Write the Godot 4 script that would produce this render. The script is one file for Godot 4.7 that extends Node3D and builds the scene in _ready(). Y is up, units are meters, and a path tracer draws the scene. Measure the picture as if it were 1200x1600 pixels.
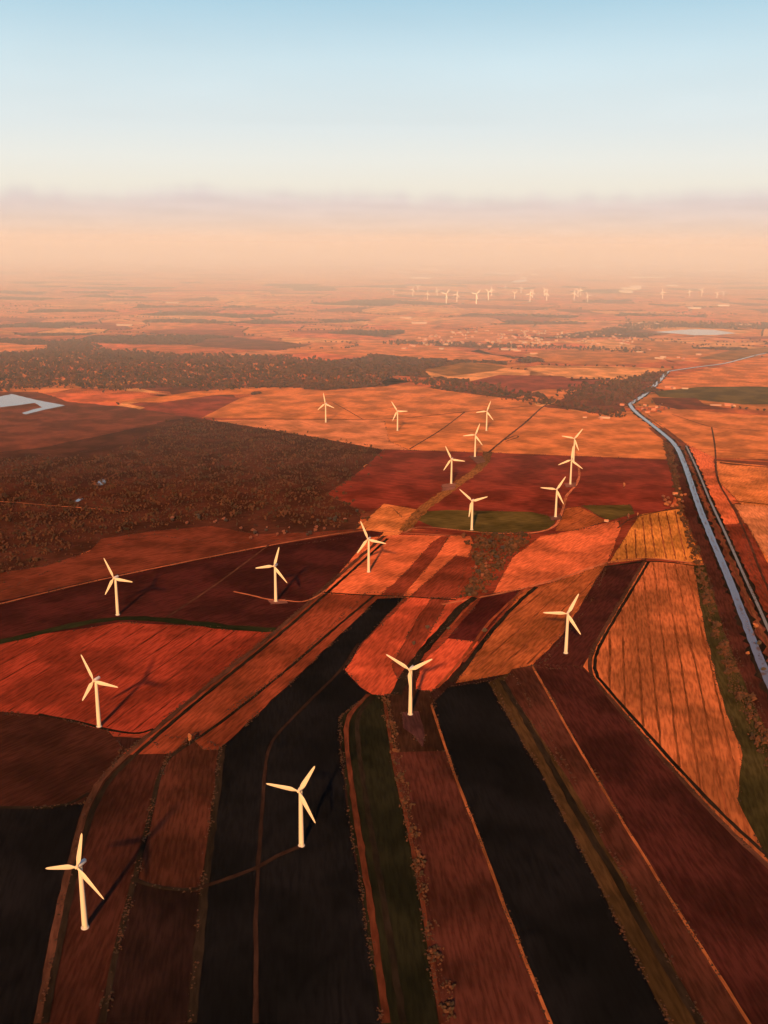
extends Node3D
# A plain of ploughed and stubble fields with a wind farm, seen from an aeroplane 600 m above it.
# All plan data below are metres on the ground: x to the east, z to the south (the aeroplane looks north).

const EXPOSURE := 2.45
var rng := RandomNumberGenerator.new()
var mats := {}
var taken := {}
var noise := FastNoiseLite.new()
var tex_rows: NoiseTexture2D
var tex_patch: NoiseTexture2D

# leaf colours of the scrub and woods, from olive evergreens to russet autumn leaves
const LEAF_OLIVE := Color(0.024, 0.016, 0.008)
const LEAF_RUSSET := Color(0.078, 0.027, 0.012)

# linear colours of soils and crops, some foreground ones with vignette darkening painted in
const TONE := {
	"base": [0.468, 0.1066, 0.033],
	"apricot": [0.62, 0.18, 0.05],
	"ochre": [0.6272, 0.1722, 0.039],
	"ochregold": [0.56, 0.1886, 0.036],  # own colour of the golden ochre field
	"salmon": [0.62, 0.2, 0.075],
	"terracotta": [0.62, 0.13, 0.045],
	"terratram": [0.44, 0.118, 0.037],
	"brick": [0.22, 0.043, 0.017],
	"brickdull": [0.2, 0.036, 0.016],
	"brickdark": [0.068, 0.019, 0.012],  # brick soil, lowered in colour to carry the vignette below
	"rust": [0.15, 0.04, 0.021],
	"rustred": [0.15, 0.034, 0.016],  # own colour of the rust strips
	"russet": [0.25, 0.035, 0.016],
	"mahogany": [0.028, 0.01, 0.007],  # mahogany soil with foreground vignette darkening painted in
	"cocoa": [0.02, 0.009, 0.007],  # cocoa soil, vignette shade put into the tone
	"wine": [0.055, 0.012, 0.009],
	"oxblood": [0.2, 0.033, 0.018],
	"oxblooddark": [0.05, 0.0125, 0.009],
	"plum": [0.26, 0.0492, 0.027],
	"plumdark": [0.065, 0.0115, 0.0084],
	"umber": [0.07, 0.022, 0.012],
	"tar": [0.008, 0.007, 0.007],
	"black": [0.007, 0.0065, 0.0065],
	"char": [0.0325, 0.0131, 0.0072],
	"mossdark": [0.014, 0.013, 0.006],
	"mossbrown": [0.06, 0.03, 0.011],
	"olive": [0.1, 0.065, 0.017],
	"olivedim": [0.26, 0.1066, 0.03],
	"oliverust": [0.468, 0.1476, 0.036],
	"sienna": [0.34, 0.085, 0.024],
	"siennatram": [0.22, 0.1, 0.04],
	"fen": [0.169, 0.0451, 0.021],
	"rut": [0.24, 0.063, 0.02],
	"grass": [0.208, 0.0779, 0.0228],
	"dirt": [0.085, 0.033, 0.019],
	"gravel": [0.442, 0.1312, 0.057],
	"ditch": [0.02, 0.013, 0.008],
	"moss": [0.018, 0.02, 0.007],
	"brickline": [0.26, 0.055, 0.02],
	"straw": [0.3, 0.09, 0.03],
	"plumline": [0.091, 0.018, 0.012],
	"road2": [0.195, 0.0615, 0.027],
	"gold": [0.72, 0.29, 0.095],
	"sagedark": [0.05, 0.037, 0.012],
	"brickdeep": [0.075, 0.022, 0.013],  # brick strip with the foreground vignette averaged into its colour
	"russetrut": [0.155, 0.025, 0.012],
	"siennarut": [0.2, 0.05, 0.017],
	"brickbright": [0.5, 0.076, 0.03],
	"dirtdark": [0.03, 0.014, 0.009],
	"baulkdark": [0.1, 0.026, 0.012],
	"pad": [0.22, 0.085, 0.06],
	"paddark": [0.07, 0.026, 0.024],
	"brickdimmed": [0.068, 0.02, 0.011],  # gradual foreground darkening of the brick strip, painted as one step
	"mahoganydimmed": [0.042, 0.013, 0.008],  # darkening towards the foreground painted into this brown
}

# tramlines: spacing and soil of the wheel ruts, for each soil that has them
const TRAMLINES := {"terratram": [20.5, "rut"], "ochregold": [19.0, "rut"], "russet": [37.0, "russetrut"], "sienna": [31.0, "siennarut"]}
# each field: soil, direction of its rows, label, outline
const FIELDS := [
	["brickdull", 0.910, -0.416, "dull brick headlands between the middle fields", [-605.6, -1082, -668.9, -1665.8, -396.7, -2004.8, -54.6, -2085.3, 419, -2122.5, 712, -2265.7, 525.2, -1097.9]],
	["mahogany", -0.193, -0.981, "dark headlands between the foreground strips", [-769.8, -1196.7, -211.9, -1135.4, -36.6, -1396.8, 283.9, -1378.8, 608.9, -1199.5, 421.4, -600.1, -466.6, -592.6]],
	["rust", 0.977, -0.213, "rust brown pasture between the pond and the scrub wood", [-1721, -4096, -1568, -4104, -1414, -4111, -1204, -3847, -955, -3734, -705, -3544, -601, -3468, -714, -3267, -842, -2964, -965, -2760, -1134, -2648]],
	["umber", 0.825, -0.565, "dark heath floor under the scrub wood", [-1237, -2812, -1031, -2957, -897, -3169, -699, -3517, -386, -3327, -1, -2974, -69, -2643, -141.9, -2413.4, -58.8, -2244.9, -54.6, -2085.3, -162.1, -2053.2, -261.9, -1985.2, -396.7, -2004.8, -486.2, -2050, -588.2, -1932.9, -637, -1771.5, -675, -1682.4, -750.7, -1647.7]],
	["plum", 0.903, -0.429, "plum brown field wedge by the northern hedge", [-974, -3810, -874, -3911, -779, -4070, -570, -3976, -637, -3520, -818, -3651]],
	["apricot", 0.823, -0.568, "apricot stubble field north of the long hedge", [-641, -3506, -572, -3959, -435, -4253, -244, -4206, 108, -4400, 264, -4212, 585, -3929, 567, -3786, 333, -3701, 2, -3493, -403, -3477]],
	["ochre", 0.743, -0.669, "narrow ochre strip below the far wood", [-1095, -3852, -922, -3959, -793, -4141, -602, -4284, -329, -4278, -424, -4141, -696, -4038, -861, -3847]],
	["salmon", 0.849, 0.529, "pale salmon stubble field beside the scrub wood", [-606, -3468, 2, -3493, 53, -3443, 85, -2958, -1, -2965, -247, -3182]],
	["apricot", 0.996, 0.088, "broad apricot stubble field crossed by a dark path", [-2, -3493, 341, -3716, 578, -3833, 769, -3662, 892, -3477, 881, -3148, 813, -2845, 554, -2863, 300, -2918, 75, -2958, 14, -3096]],
	["oxblood", 1.000, 0.021, "oxblood ploughed field with wind turbines", [-1, -2974, 302, -2937, 814, -2854, 731.7, -2465.3, 672.2, -2293.7, 557, -2205.5, 478.3, -2139.5, 368.8, -2071.3, 137.3, -2080.3, 66.8, -2108.5, 14.9, -2293.4, -44.1, -2245.3, -141.9, -2413.4, -70, -2659]],
	["apricot", 0.506, -0.863, "small bright apricot field corner by the scrub wood", [-73.8, -2045.8, -0.1, -2322.9, 81.6, -2265.9, 56.7, -2149.5, 30.1, -2048.4, -33.2, -2037.2]],
	["olive", 1.000, -0.026, "olive green winter crop beside a turbine track", [74.6, -2181.9, 94.5, -2254.7, 148.4, -2267.7, 339.8, -2255.6, 373.1, -2222.7, 382.6, -2173.8, 355, -2105.7, 274.1, -2078.8, 192.2, -2081.6, 106.4, -2124.8]],
	["olive", 0.971, 0.239, "small olive green crop corner below the ploughed field", [466.6, -2317.8, 585.4, -2327.1, 576.5, -2244.9, 501.5, -2182.3]],
	["sienna", 0.580, -0.815, "sienna grass triangle beside the curved track", [370, -2096.1, 425.9, -2292.8, 461.3, -2305.7, 498.6, -2182.2, 415.3, -2102.2]],
	["rustred", 0.756, -0.655, "rust red strip below the scrub wood", [-750.7, -1647.7, -714.1, -1788.4, -643.8, -1828.5, -585.8, -1924.3, -587.3, -2014.1, -491.6, -2074.3, -375.8, -2117.5, -270.6, -2055.4, -163.5, -2072.7, -38.5, -2105.8, -53.6, -2046.3, -292.4, -1922.6, -513.7, -1752.2, -651.2, -1617.9, -712.4, -1556.1]],
	["wine", 0.677, -0.736, "wine dark ploughed field with two turbines", [-716.1, -1564.8, -657, -1633.6, -516.6, -1763, -294.2, -1935.5, -34.1, -2090.8, 0.3, -2076.8, -93.3, -1764.9, -170.2, -1509.7, -191, -1495.7, -307.1, -1521, -425.3, -1541.4, -538, -1473.2, -586.1, -1441.2, -641.5, -1386.2]],
	["russet", 0.329, -0.944, "russet stubble field with diagonal rows", [-649.5, -1405.3, -588, -1446.3, -541.5, -1483.8, -423.9, -1535.7, -308.1, -1526.6, -177.1, -1506.8, -248.9, -1303.3, -294.6, -1157.8, -326.6, -1150.5, -412.4, -1194.9, -500.2, -1208.2, -566.7, -1207.2]],
	["mahoganydimmed", 0.591, -0.806, "mahogany field below the russet rows", [-578.2, -1214.4, -502.9, -1215.6, -440.7, -1205.4, -345.8, -1162.2, -317.6, -1120.7, -317.5, -1078.4, -326.6, -1034.4, -329, -992.2, -375.1, -982.5, -482, -987.6]],
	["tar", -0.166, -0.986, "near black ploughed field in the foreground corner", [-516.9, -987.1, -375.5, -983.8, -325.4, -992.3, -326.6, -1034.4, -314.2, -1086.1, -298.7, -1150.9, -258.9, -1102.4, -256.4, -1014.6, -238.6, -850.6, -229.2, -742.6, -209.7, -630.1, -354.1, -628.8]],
	["mahoganydimmed", -0.034, -0.999, "lower end of the brick strip painted darker between the diagonal track and the bent ditch", [-325.4, -1030.2, -314.3, -1101.6, -294.6, -1157.8, -236.2, -1138.4, -257.3, -1105.6, -258.3, -1049.6, -243.5, -903.6, -231.3, -750.7, -214.6, -630, -262.7, -629.6, -300.3, -830.1, -320.1, -961.7]],  # continues the brick strip, its fade to dark put into the colour
	["brick", 0.315, -0.949, "brick red strip field along the diagonal track", [-314.3, -1101.6, -294.6, -1157.8, -247.8, -1297, -170.2, -1509.7, -103.3, -1694.3, -30.6, -1685.7, -144.9, -1337.5, -235.6, -1135, -257.3, -1105.6]],
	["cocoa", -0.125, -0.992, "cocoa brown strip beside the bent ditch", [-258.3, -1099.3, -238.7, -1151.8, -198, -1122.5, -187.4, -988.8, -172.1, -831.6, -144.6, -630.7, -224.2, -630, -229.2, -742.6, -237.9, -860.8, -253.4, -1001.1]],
	["brickdimmed", -0.099, -0.995, "red brown field painted darker than its brick strip above a curved dark boundary", [-258.3, -1099.3, -238.7, -1151.8, -196.9, -1125.7, -185.7, -995.4, -171.9, -837.4, -205.6, -841, -235.8, -854.7, -253.4, -1001.1]],  # carries on the brick strip with its darkening painted in
	["brick", 0.349, -0.937, "bright brick strip beside the black fields", [-239.7, -1148.4, -145.6, -1344.1, -28.5, -1692.5, 46, -1680.6, -7.8, -1653.2, -197, -1116, -218, -1115.7]],
	["terracotta", 0.571, -0.821, "terracotta stubble field beside the copse", [-106.1, -1684.1, -33.2, -2037.2, 30.2, -2058, 183, -2052.2, 185, -1996, 146.2, -1788.6, 125.4, -1655.9, 1, -1673]],
	["brickdull", 0.425, -0.905, "dark soil band across the terracotta field", [-7.9, -1672.8, 49.5, -1832.3, 95.3, -1993.8, 122, -2050.7, 138.3, -2051.1, 104.2, -1906.4, 62.2, -1768.3, 32.4, -1670.4]],
	["brickdull", 0.415, -0.910, "dull brick strip by the copse", [45.8, -1670.6, 142.8, -1915.8, 194.8, -1887.7, 160.2, -1770.4, 126.1, -1665.7]],
	["brickbright", 0.312, -0.950, "brick red field behind the forked track", [-56, -1359.2, -30.3, -1461.6, 14, -1579.1, 45.9, -1673.9, 125.9, -1662.4, 158.8, -1682.9, 105.4, -1543, 49.2, -1398.3, 17.5, -1274.5, -10.5, -1270, -34.1, -1302.6]],
	["brickdull", 0.265, -0.964, "darker brick band between two rows of bushes", [12.8, -1374.1, 59.9, -1586, 86, -1668.2, 117.4, -1668.8, 60.6, -1452.9, 21.6, -1324.9]],
	["terracotta", 0.541, -0.841, "terracotta field with faint tramlines beside the copse", [193.4, -1690.3, 252.8, -1901.5, 332.4, -2055.9, 416.2, -2107.3, 525.7, -2188.3, 516.1, -2119.9, 428.6, -1856.6, 331.4, -1770.4, 229.1, -1704.6]],
	["ochregold", 0.210, -0.978, "golden ochre tramlined field by the canal", [438.3, -1872.9, 587, -2239.6, 696.4, -2294.4, 621.1, -1877, 534.3, -1908]],
	["sienna", 0.479, -0.878, "sienna streaked field beneath a turbine", [102.6, -1313.4, 175.6, -1516.2, 245.8, -1701.6, 332, -1774.1, 435.8, -1872.8, 368.3, -1670.7, 240.8, -1392.1, 186.3, -1349.8]],
	["oxblooddark", 0.456, -0.890, "dark wedge field beside the tramlined field", [423.3, -1848.5, 517, -1899.3, 293.5, -1369.7, 253.3, -1364.5, 217.2, -1373, 286.4, -1504.6]],
	["plumdark", 0.497, -0.868, "small plum black field between ditches", [178, -1683.3, 247.5, -1715.3, 148.5, -1464.8, 99.5, -1477]],
	["brickbright", 0.395, -0.919, "brick red patch below the plum black field", [101.7, -1479.7, 148.7, -1467.5, 92.5, -1326.1, 65.3, -1283.4, 46, -1287.2, 53.2, -1374.8]],
	["terratram", 0.209, -0.978, "broad terracotta field with dark tramlines", [507.8, -1882.6, 622.3, -1873, 544.2, -1514.9, 475, -1097.2, 393.2, -837.9, 386.7, -887, 364.7, -957.9, 293.4, -1374.3]],
	["sagedark", 0.187, -0.982, "dark sage margin between the tramlines and the canal hedge", [598.7, -1860.4, 622.4, -1865, 552.1, -1523.3, 505.2, -1235.1, 473, -1024.2, 397.7, -818.8, 389, -902.3, 397.1, -1009.6, 437.8, -1112.3, 467.7, -1294.1, 520.1, -1536.7]],
	["brickdark", -0.189, 0.982, "dark red scrub bank of the canal", [877, -3106, 899, -3056, 829, -2695, 747.7, -2325.6, 689.2, -2031.4, 641.8, -1780.8, 597.9, -1566.9, 559.1, -1372, 513.2, -1146, 481.6, -959.4, 455.4, -959.1, 475.7, -1097.2, 507.1, -1294.7, 546.9, -1523.2, 623.6, -1877.1, 694.1, -2265.2, 744, -2521]],
	["rust", -0.189, 0.982, "rust grass strip between canal and side drain", [903, -3056, 927, -3057, 857, -2696, 790.7, -2376, 726.3, -2046.5, 678.4, -1811.6, 641.9, -1621.9, 598.1, -1403.1, 539.6, -1113.8, 481.6, -959.4, 513.2, -1146, 565.3, -1402.5, 602.8, -1596.6, 645.6, -1807, 691, -2045.6, 747.7, -2325.6, 829, -2695]],
	["sagedark", -0.218, 0.976, "dark sage bank east of the side drain", [685.2, -1838.7, 700, -1839, 662.3, -1597.8, 591.6, -1217.6, 526.4, -998.1, 539.6, -1113.8, 598.1, -1403.1, 641.9, -1621.9]],
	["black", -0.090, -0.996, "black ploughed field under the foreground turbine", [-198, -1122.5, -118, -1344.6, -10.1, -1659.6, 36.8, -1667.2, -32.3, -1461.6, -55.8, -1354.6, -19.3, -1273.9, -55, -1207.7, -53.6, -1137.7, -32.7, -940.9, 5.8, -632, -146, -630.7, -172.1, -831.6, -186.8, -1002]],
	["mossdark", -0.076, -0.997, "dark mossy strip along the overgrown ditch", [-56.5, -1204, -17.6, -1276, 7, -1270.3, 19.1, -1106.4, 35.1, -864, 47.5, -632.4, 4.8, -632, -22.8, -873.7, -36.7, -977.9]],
	["char", -0.007, -1.000, "dark pad ground around the turbine foot", [5.3, -1276.3, 46.1, -1291.4, 65.5, -1287.6, 78.4, -1113.6, 16, -1109.5]],
	["brickdark", -0.091, -0.996, "deep brick field with pale swirls", [11.4, -1112.6, 77, -1116.7, 93.7, -989.8, 110.3, -864.8, 138.8, -633.2, 51.4, -632.4, 36.3, -843.7, 23.4, -991.5]],
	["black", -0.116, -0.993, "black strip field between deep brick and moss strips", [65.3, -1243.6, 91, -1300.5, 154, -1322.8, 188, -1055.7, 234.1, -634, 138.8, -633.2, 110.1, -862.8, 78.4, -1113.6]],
	["mossbrown", -0.120, -0.993, "moss brown grass strip", [148.8, -1316.3, 186.8, -1354.3, 222.7, -1041.8, 243.5, -824.7, 260.4, -634.3, 234.1, -634, 187.6, -1052.8]],
	["brickdeep", -0.112, -0.994, "long brick red strip field running downhill", [169.9, -1318.8, 187.9, -1363.3, 219.7, -1377.7, 241.8, -1125.6, 266.5, -893.2, 297, -634.6, 261.4, -634.3, 243, -822.7, 212.9, -1070.8]],
	["oxblooddark", -0.101, -0.995, "dark oxblood strip field beside the bent track", [220.4, -1375.4, 255.6, -1378.3, 293.4, -1374.3, 346, -1062.2, 365.5, -960.4, 403.7, -818.8, 338.4, -635, 297, -634.6, 266.3, -892.1]],
	["apricot", 0.949, -0.315, "apricot field on the east bank below the farmhouses", [955, -3642, 1090, -3794, 1304, -3657, 1424, -3634, 1214, -2850, 1071, -2863, 949, -2886, 929, -2978, 938, -3108]],
	["terracotta", -0.190, 0.982, "terracotta strip along the side drain", [936, -3088, 961, -2895, 873, -2597, 816.8, -2268.5, 696.3, -1800.6, 698.9, -1878.8, 804.7, -2421.1]],
	["apricot", 0.543, -0.840, "apricot field east of the side drain", [950, -2841, 1162, -2722, 1042.2, -2274.6, 852.1, -2328.5, 875, -2582]],
	["salmon", -0.119, 0.993, "salmon field on the east bank beyond a hedge line", [834.6, -2340.1, 1042.2, -2274.6, 877.9, -1804.6, 753, -1840.2, 767.3, -1965, 801.2, -2158.2]],
	["brickdull", -0.143, 0.990, "dull brick field beside the side drain", [754, -2157, 806.3, -2168.9, 764.1, -1956.2, 702.7, -1661.2, 634.4, -1339.5, 619.5, -1524.6, 678.1, -1800.2]],
	["apricot", 0.775, -0.632, "apricot field north of the canal farm", [1353, -4750, 1575, -5008, 1935, -5360, 2305, -5565, 1940, -4515, 1634, -4457, 1448, -4407, 1318, -4441]],
	["olive", 0.977, 0.215, "olive pasture behind the canal farm", [1131, -4235, 1357, -4382, 1605, -4415, 1831, -4386, 1641, -3912, 1388, -3901, 1267, -3993, 1114, -4089]],
	["rustred", 0.900, 0.437, "rust field strip behind the riverside houses", [1074, -4052, 1256, -4061, 1237, -3894, 1320, -3774, 1101, -3764, 1046, -3885]],
	["rust", 0.999, -0.051, "rough rust meadow in the canal bend", [603, -3803, 813, -4220, 1033, -4553, 1350, -4944, 1304, -4747, 1082, -4233, 946, -3881, 840, -3665, 772, -3677]],
	["oliverust", 0.786, 0.618, "olive and rust meadow below the village", [842, -5871, 1238, -6006, 1520, -5643, 1438, -5330, 1097, -5140, 828, -5292]],
	["olivedim", 0.940, -0.342, "dim olive crop beyond the wind farm", [182, -4928, 443, -5269, 607, -5057, 521, -4897, 292, -4692]],
	["olivedim", 0.905, -0.424, "dim olive meadow beside the far canal", [1698, -5527, 2011, -5949, 2364, -6197, 2188, -5820, 1835, -5413]],
	["plum", 0.935, -0.355, "plum ploughed land beyond the northern stubble", [242, -4306, 536, -4752, 831, -4721, 851, -4500, 611, -4210, 483, -4025, 373, -4236]],
	["apricot", 0.889, 0.457, "bright apricot strip before the far wood", [-2575, -6203, -2267, -6104, -1950, -5860, -1983, -5613, -2314, -5558]],
	["pad", 0.972, -0.236, "crane pad beside a turbine in the oxblood field", [149, -2524, 188, -2539, 174.9, -2469.3, 143.2, -2448.1]],
	["pad", 0.747, 0.665, "crane pad at the head of the grassy track", [246, -2880, 282, -2881, 287, -2802, 261, -2775]],
	["pad", 1.000, -0.030, "crane pad beside the curved gravel track", [465, -2541, 498, -2556, 487, -2506, 461.2, -2498.3]],
	["pad", 1.000, -0.027, "crane pad at the bend of the gravel track", [374.3, -2211.6, 404.2, -2234.7, 399.7, -2190.4, 374.9, -2179]],
	["pad", 1.000, -0.020, "crane pad in the wine dark field", [-200.3, -1649.3, -169.7, -1653.1, -163.5, -1634, -191.2, -1627.1]],
	["paddark", 0.138, 0.990, "dark crane pad below the turbine", [25.5, -1220.1, 47.6, -1224.2, 53.5, -1156.1, 49.2, -1126, 39, -1155.9, 26.4, -1176.5]],
]
# each path, ditch or road: soil, width, name, label, course
const LINES := [
	["grass", 26, "path", "broad grassy track across the oxblood field", [308, -2947, 289, -2819, 256, -2701, 202, -2562, 152, -2435.1, 102.5, -2307.7, 72.7, -2214.6, 44.3, -2087.8]],
	["dirt", 7, "path", "dark field path up the apricot stubble", [305, -2928, 384, -3162, 489, -3461, 586, -3772, 637, -3899]],
	["dirt", 5, "path", "faint path crossing the apricot stubble", [75, -2977, 189, -3302, 293, -3671]],
	["dirt", 5, "path", "short loop path beside the dark field path", [377, -3130, 424, -3219, 432, -3186, 378, -3109]],
	["gravel", 6, "road", "pale gravel track along the green crop", [44.1, -2077.9, 67.1, -2118.7, 100.6, -2119.5, 138.8, -2105.2, 188.5, -2086.5, 246.1, -2073.2, 314.7, -2074.9, 357.8, -2105.8, 385.7, -2158, 402.3, -2223.4, 429.1, -2328.8, 445.1, -2404.3, 471.1, -2471.2, 498, -2542, 524, -2646, 542, -2759]],
	["gravel", 5, "road", "thin pale lane along the scrub wood edge", [-713.6, -1559, -652.4, -1621, -514.6, -1755.8, -293.6, -1931.2, -159.9, -2024.7, -54.8, -2090.3, 0.3, -2086.7, 54.8, -2068.4, 162.7, -2051.7]],
	["gravel", 6, "road", "pale farm lane from the copse to the canal", [99.8, -1633, 180.8, -1676.7, 247.5, -1715.3, 333.3, -1781.5, 429.5, -1872.7, 471.7, -1894.1, 534.3, -1908, 618.6, -1868.9]],
	["ditch", 6, "ditch", "ditch beside the pale farm lane", [424.5, -1848.5, 530, -1891.3, 611.3, -1852.7]],
	["dirt", 6, "path", "dirt track bending round the tramlined field", [512.4, -1890.9, 389.7, -1604.6, 293.4, -1374.3, 312.5, -1251.4, 345.2, -1059.3, 364.7, -957.9, 401.5, -828.3]],
	["ditch", 5, "ditch", "narrow ditch beside the bent dirt track", [517.9, -1882.8, 394.8, -1598.6, 301.4, -1376.8, 319.5, -1259.3, 352.2, -1068.2, 373.2, -963, 411.6, -838.1]],
	["dirt", 8, "path", "long diagonal farm track", [0.4, -2047.6, -92.8, -1754, -169.4, -1501.5, -246.7, -1290.8, -293.1, -1151, -319.6, -1063.4, -324.6, -1027.4, -322.4, -974.2, -309.9, -886.4, -294.6, -792.9, -270.8, -668.3]],
	["ditch", 6, "ditch", "dark ditch along the diagonal farm track", [8.4, -2028.8, -82.7, -1739.9, -160.7, -1496.3, -238.3, -1282.6, -285.2, -1144.3, -310.3, -1062.1, -315.2, -1024.8, -314.7, -971.8, -303.2, -881.1, -288.8, -793, -265.7, -668.4]],
	["ditch", 5, "ditch", "thin dark ditch splitting the brick strips", [-14.7, -1679.3, -80.5, -1511.4, -144.9, -1337.5, -208.2, -1187.1, -235.6, -1135, -257.3, -1094.6, -258.3, -1049.6, -251.9, -988, -243.5, -903.6, -238.6, -840.6, -231.3, -750.7, -220.2, -668.8]],
	["ditch", 5, "ditch", "ditch crossing the terracotta field", [-112.2, -1690.7, -44, -1678.7, 45.8, -1670.6, 125.4, -1655.9]],
	["ditch", 5, "ditch", "curved ditch rim below the russet field", [-449.6, -1207.1, -393.8, -1187.9, -341.7, -1162.2, -307.5, -1154.2, -290.5, -1168.2]],
	["ditch", 5, "ditch", "ditch rim below the mahogany field", [-474, -985.1, -374.6, -981.2, -342.2, -989.4, -329.4, -1013.6]],
	["moss", 20, "path", "dark green grass baulk below the wine field", [-649.5, -1405.3, -589.9, -1451.4, -543.3, -1489.1, -494.4, -1528.7, -429.7, -1558.6, -376.1, -1553.9, -310.2, -1537.9, -244.8, -1516.6, -172.3, -1509.7]],
	["dirt", 4, "path", "faint path across the wine field", [-357, -1563, -329.2, -1640.2, -292.8, -1760.6, -234.7, -1976.8]],
	["gravel", 4, "path", "curved pad edge beside a turbine", [-265, -1690.9, -234.6, -1674.8, -198.1, -1649.3, -176, -1649.8, -141.8, -1637.6, -121.2, -1657.4, -101.7, -1704.6]],
	["dirtdark", 4, "path", "lighter path through the black field", [-38.1, -1456.3, -58.8, -1359.1, -94.1, -1264.7, -134.6, -1153.3, -140.2, -1104.1, -131.3, -989.5, -123.9, -894, -116.5, -813.1, -98.7, -669.9]],
	["ditch", 5, "ditch", "curved dark boundary in the foreground strip", [-242.5, -856.7, -218.7, -844.8, -193, -839.2, -171.4, -841.4]],
	["ditch", 8, "ditch", "ditch between black and cocoa strips", [-196.4, -1122.5, -184, -1002, -168.5, -831.6, -149.4, -669.5]],
	["dirtdark", 5, "path", "service track to the foreground turbine", [-175.4, -843.3, -152.8, -855.6, -124.1, -874.6, -101.3, -899.8, -83, -913.5]],
	["baulkdark", 6, "path", "brick coloured baulk beside the mossy strip", [-19.3, -1273.9, -48.2, -1204.1, -42.8, -1105.5, -24.6, -941, -9.3, -814.3, 4.9, -670.9]],
	["ditch", 6, "ditch", "dark furrow beside the mossy strip", [-12.2, -1266, -35, -1211.7, -27, -1090.1, -11.1, -941.1, 3.8, -814.5, 18.1, -671]],
	["baulkdark", 4, "path", "bright baulk along the overgrown ditch", [1.8, -1266.2, 6.9, -1190.4, 14.2, -1075.5, 29.3, -941.6, 39.5, -814.9, 48.6, -671.3]],
	["straw", 3, "path", "thin straw coloured edge of the deep brick field", [65.3, -1243.6, 75.3, -1142.9, 85.2, -1052.9, 102.9, -921.4, 118.6, -788.4, 137.1, -658.7]],
	["straw", 3, "path", "thin straw edge of the long brick strip", [219.1, -1373.1, 241.2, -1122.3, 265.5, -894.2, 295, -663.5]],
	["ditch", 8, "ditch", "mossy ditch beside the long brick strip", [168.6, -1323, 189.8, -1175.4, 213.3, -970.9, 226.6, -887.3, 237.1, -798.6, 255.6, -666.5]],
	["brickline", 5, "path", "bright baulk beside the plum black field", [263.9, -1726.1, 223.4, -1657.9, 170.1, -1544.2, 142.5, -1464.7, 106.1, -1366.5, 74.7, -1296]],
	["ditch", 8, "ditch", "dark drain between plum field and streaked field", [275.5, -1726.4, 227.3, -1635.5, 178.5, -1524.6, 141.4, -1429.2, 110.5, -1348.5, 95.7, -1317.5]],
	["brickline", 4, "path", "bright baulk by the bushy drain", [172.4, -1683.2, 145.2, -1624.4, 103.9, -1517.6, 91.6, -1479.5]],
	["ditch", 14, "ditch", "scrubby drain across the brick field", [159.9, -1669.7, 134.2, -1624.2, 93.5, -1514.7, 68.3, -1448, 38.9, -1363.1, 17.5, -1274.5]],
	["ditch", 6, "ditch", "dark field drain on the east bank", [954, -2815, 992, -2791, 1217, -2684]],
	["plumline", 9, "path", "narrow ploughed strip on the east bank", [951, -2806, 1013, -2775, 1227, -2708]],
	["ditch", 5, "ditch", "field drain below the east bank stubble", [843.4, -2371.2, 915.8, -2336.3, 1044.7, -2280.5]],
	["dirt", 5, "path", "field path down the east bank", [1108, -3386, 1009, -3030, 874, -2597, 816.8, -2268.5, 759.5, -2009.9, 708.3, -1800.9, 656, -1539.3]],
	["ditch", 4, "ditch", "thin field boundary east of the canal bend", [1045, -3646, 1075, -3511, 1104, -3385, 1197, -3341, 1386, -3278]],
	["ditch", 4, "ditch", "second thin field boundary on the east bank", [928, -3007, 1052, -2973, 1236, -2904]],
	["ditch", 6, "ditch", "dark hedge bank north of the pale stubble", [-635, -3507, -404, -3490, -181, -3486, 2, -3493, 181, -3595, 340, -3702, 578, -3833]],
	["dirt", 4, "path", "path over the northern stubble hill", [-200, -3877, -131, -3667, -78, -3503]],
	["ditch", 10, "ditch", "dark drain beyond the wind farm", [349, -4273, 487, -4060, 574, -3945, 657, -3836, 775, -3691]],
	["gravel", 5, "road", "thin lane left of the scrub wood", [-1005.8, -2331.4, -859.4, -2305, -791.9, -2282.9, -696.2, -2262.1, -584.8, -2230.6]],
	["dirt", 8, "path", "wet track through the scrub wood", [-793, -2076.6, -769.5, -2214.4, -750.8, -2344.9, -725, -2533, -709, -2638]],
	["dirt", 4, "path", "drain line at the foot of the golden field", [509.1, -2119.7, 557, -2205.5, 637.3, -2263.7, 692, -2300.2]],
	["road2", 5, "path", "towpath between the canal and its side drain", [934, -3669, 937, -3379, 918, -3067, 846, -2712, 775.1, -2375.6, 712.7, -2046.1, 665, -1807.5, 619.1, -1582, 581.9, -1395.7]],
]
const WATER_LINES := [
	["straight blue canal running past the eastern fields", "canal", 13.5, [946, -3881, 924, -3727, 913, -3318, 900, -3066, 830, -2711, 748.3, -2337.7, 691, -2045.6, 645.6, -1807, 602.8, -1596.6, 563.2, -1407.3, 528.1, -1216.6, 485.3, -984.5]],
	["far reach of the canal beyond its bend", "canal", 17, [1371, -4920, 1221, -4520, 1060, -4122, 946, -3881]],
	["distant canal reach leading past the apricot field", "canal", 13, [1371, -4920, 1447, -5001, 1600, -5142, 1752, -5262, 1936, -5511, 2138, -5783, 2438, -6088]],
	["narrow side drain beside the canal", "side_drain", 5, [927, -3057, 860, -2712, 791.5, -2388.7, 726.8, -2056, 678.6, -1819.2, 641.9, -1628.1, 596, -1407.9]],
]
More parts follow.
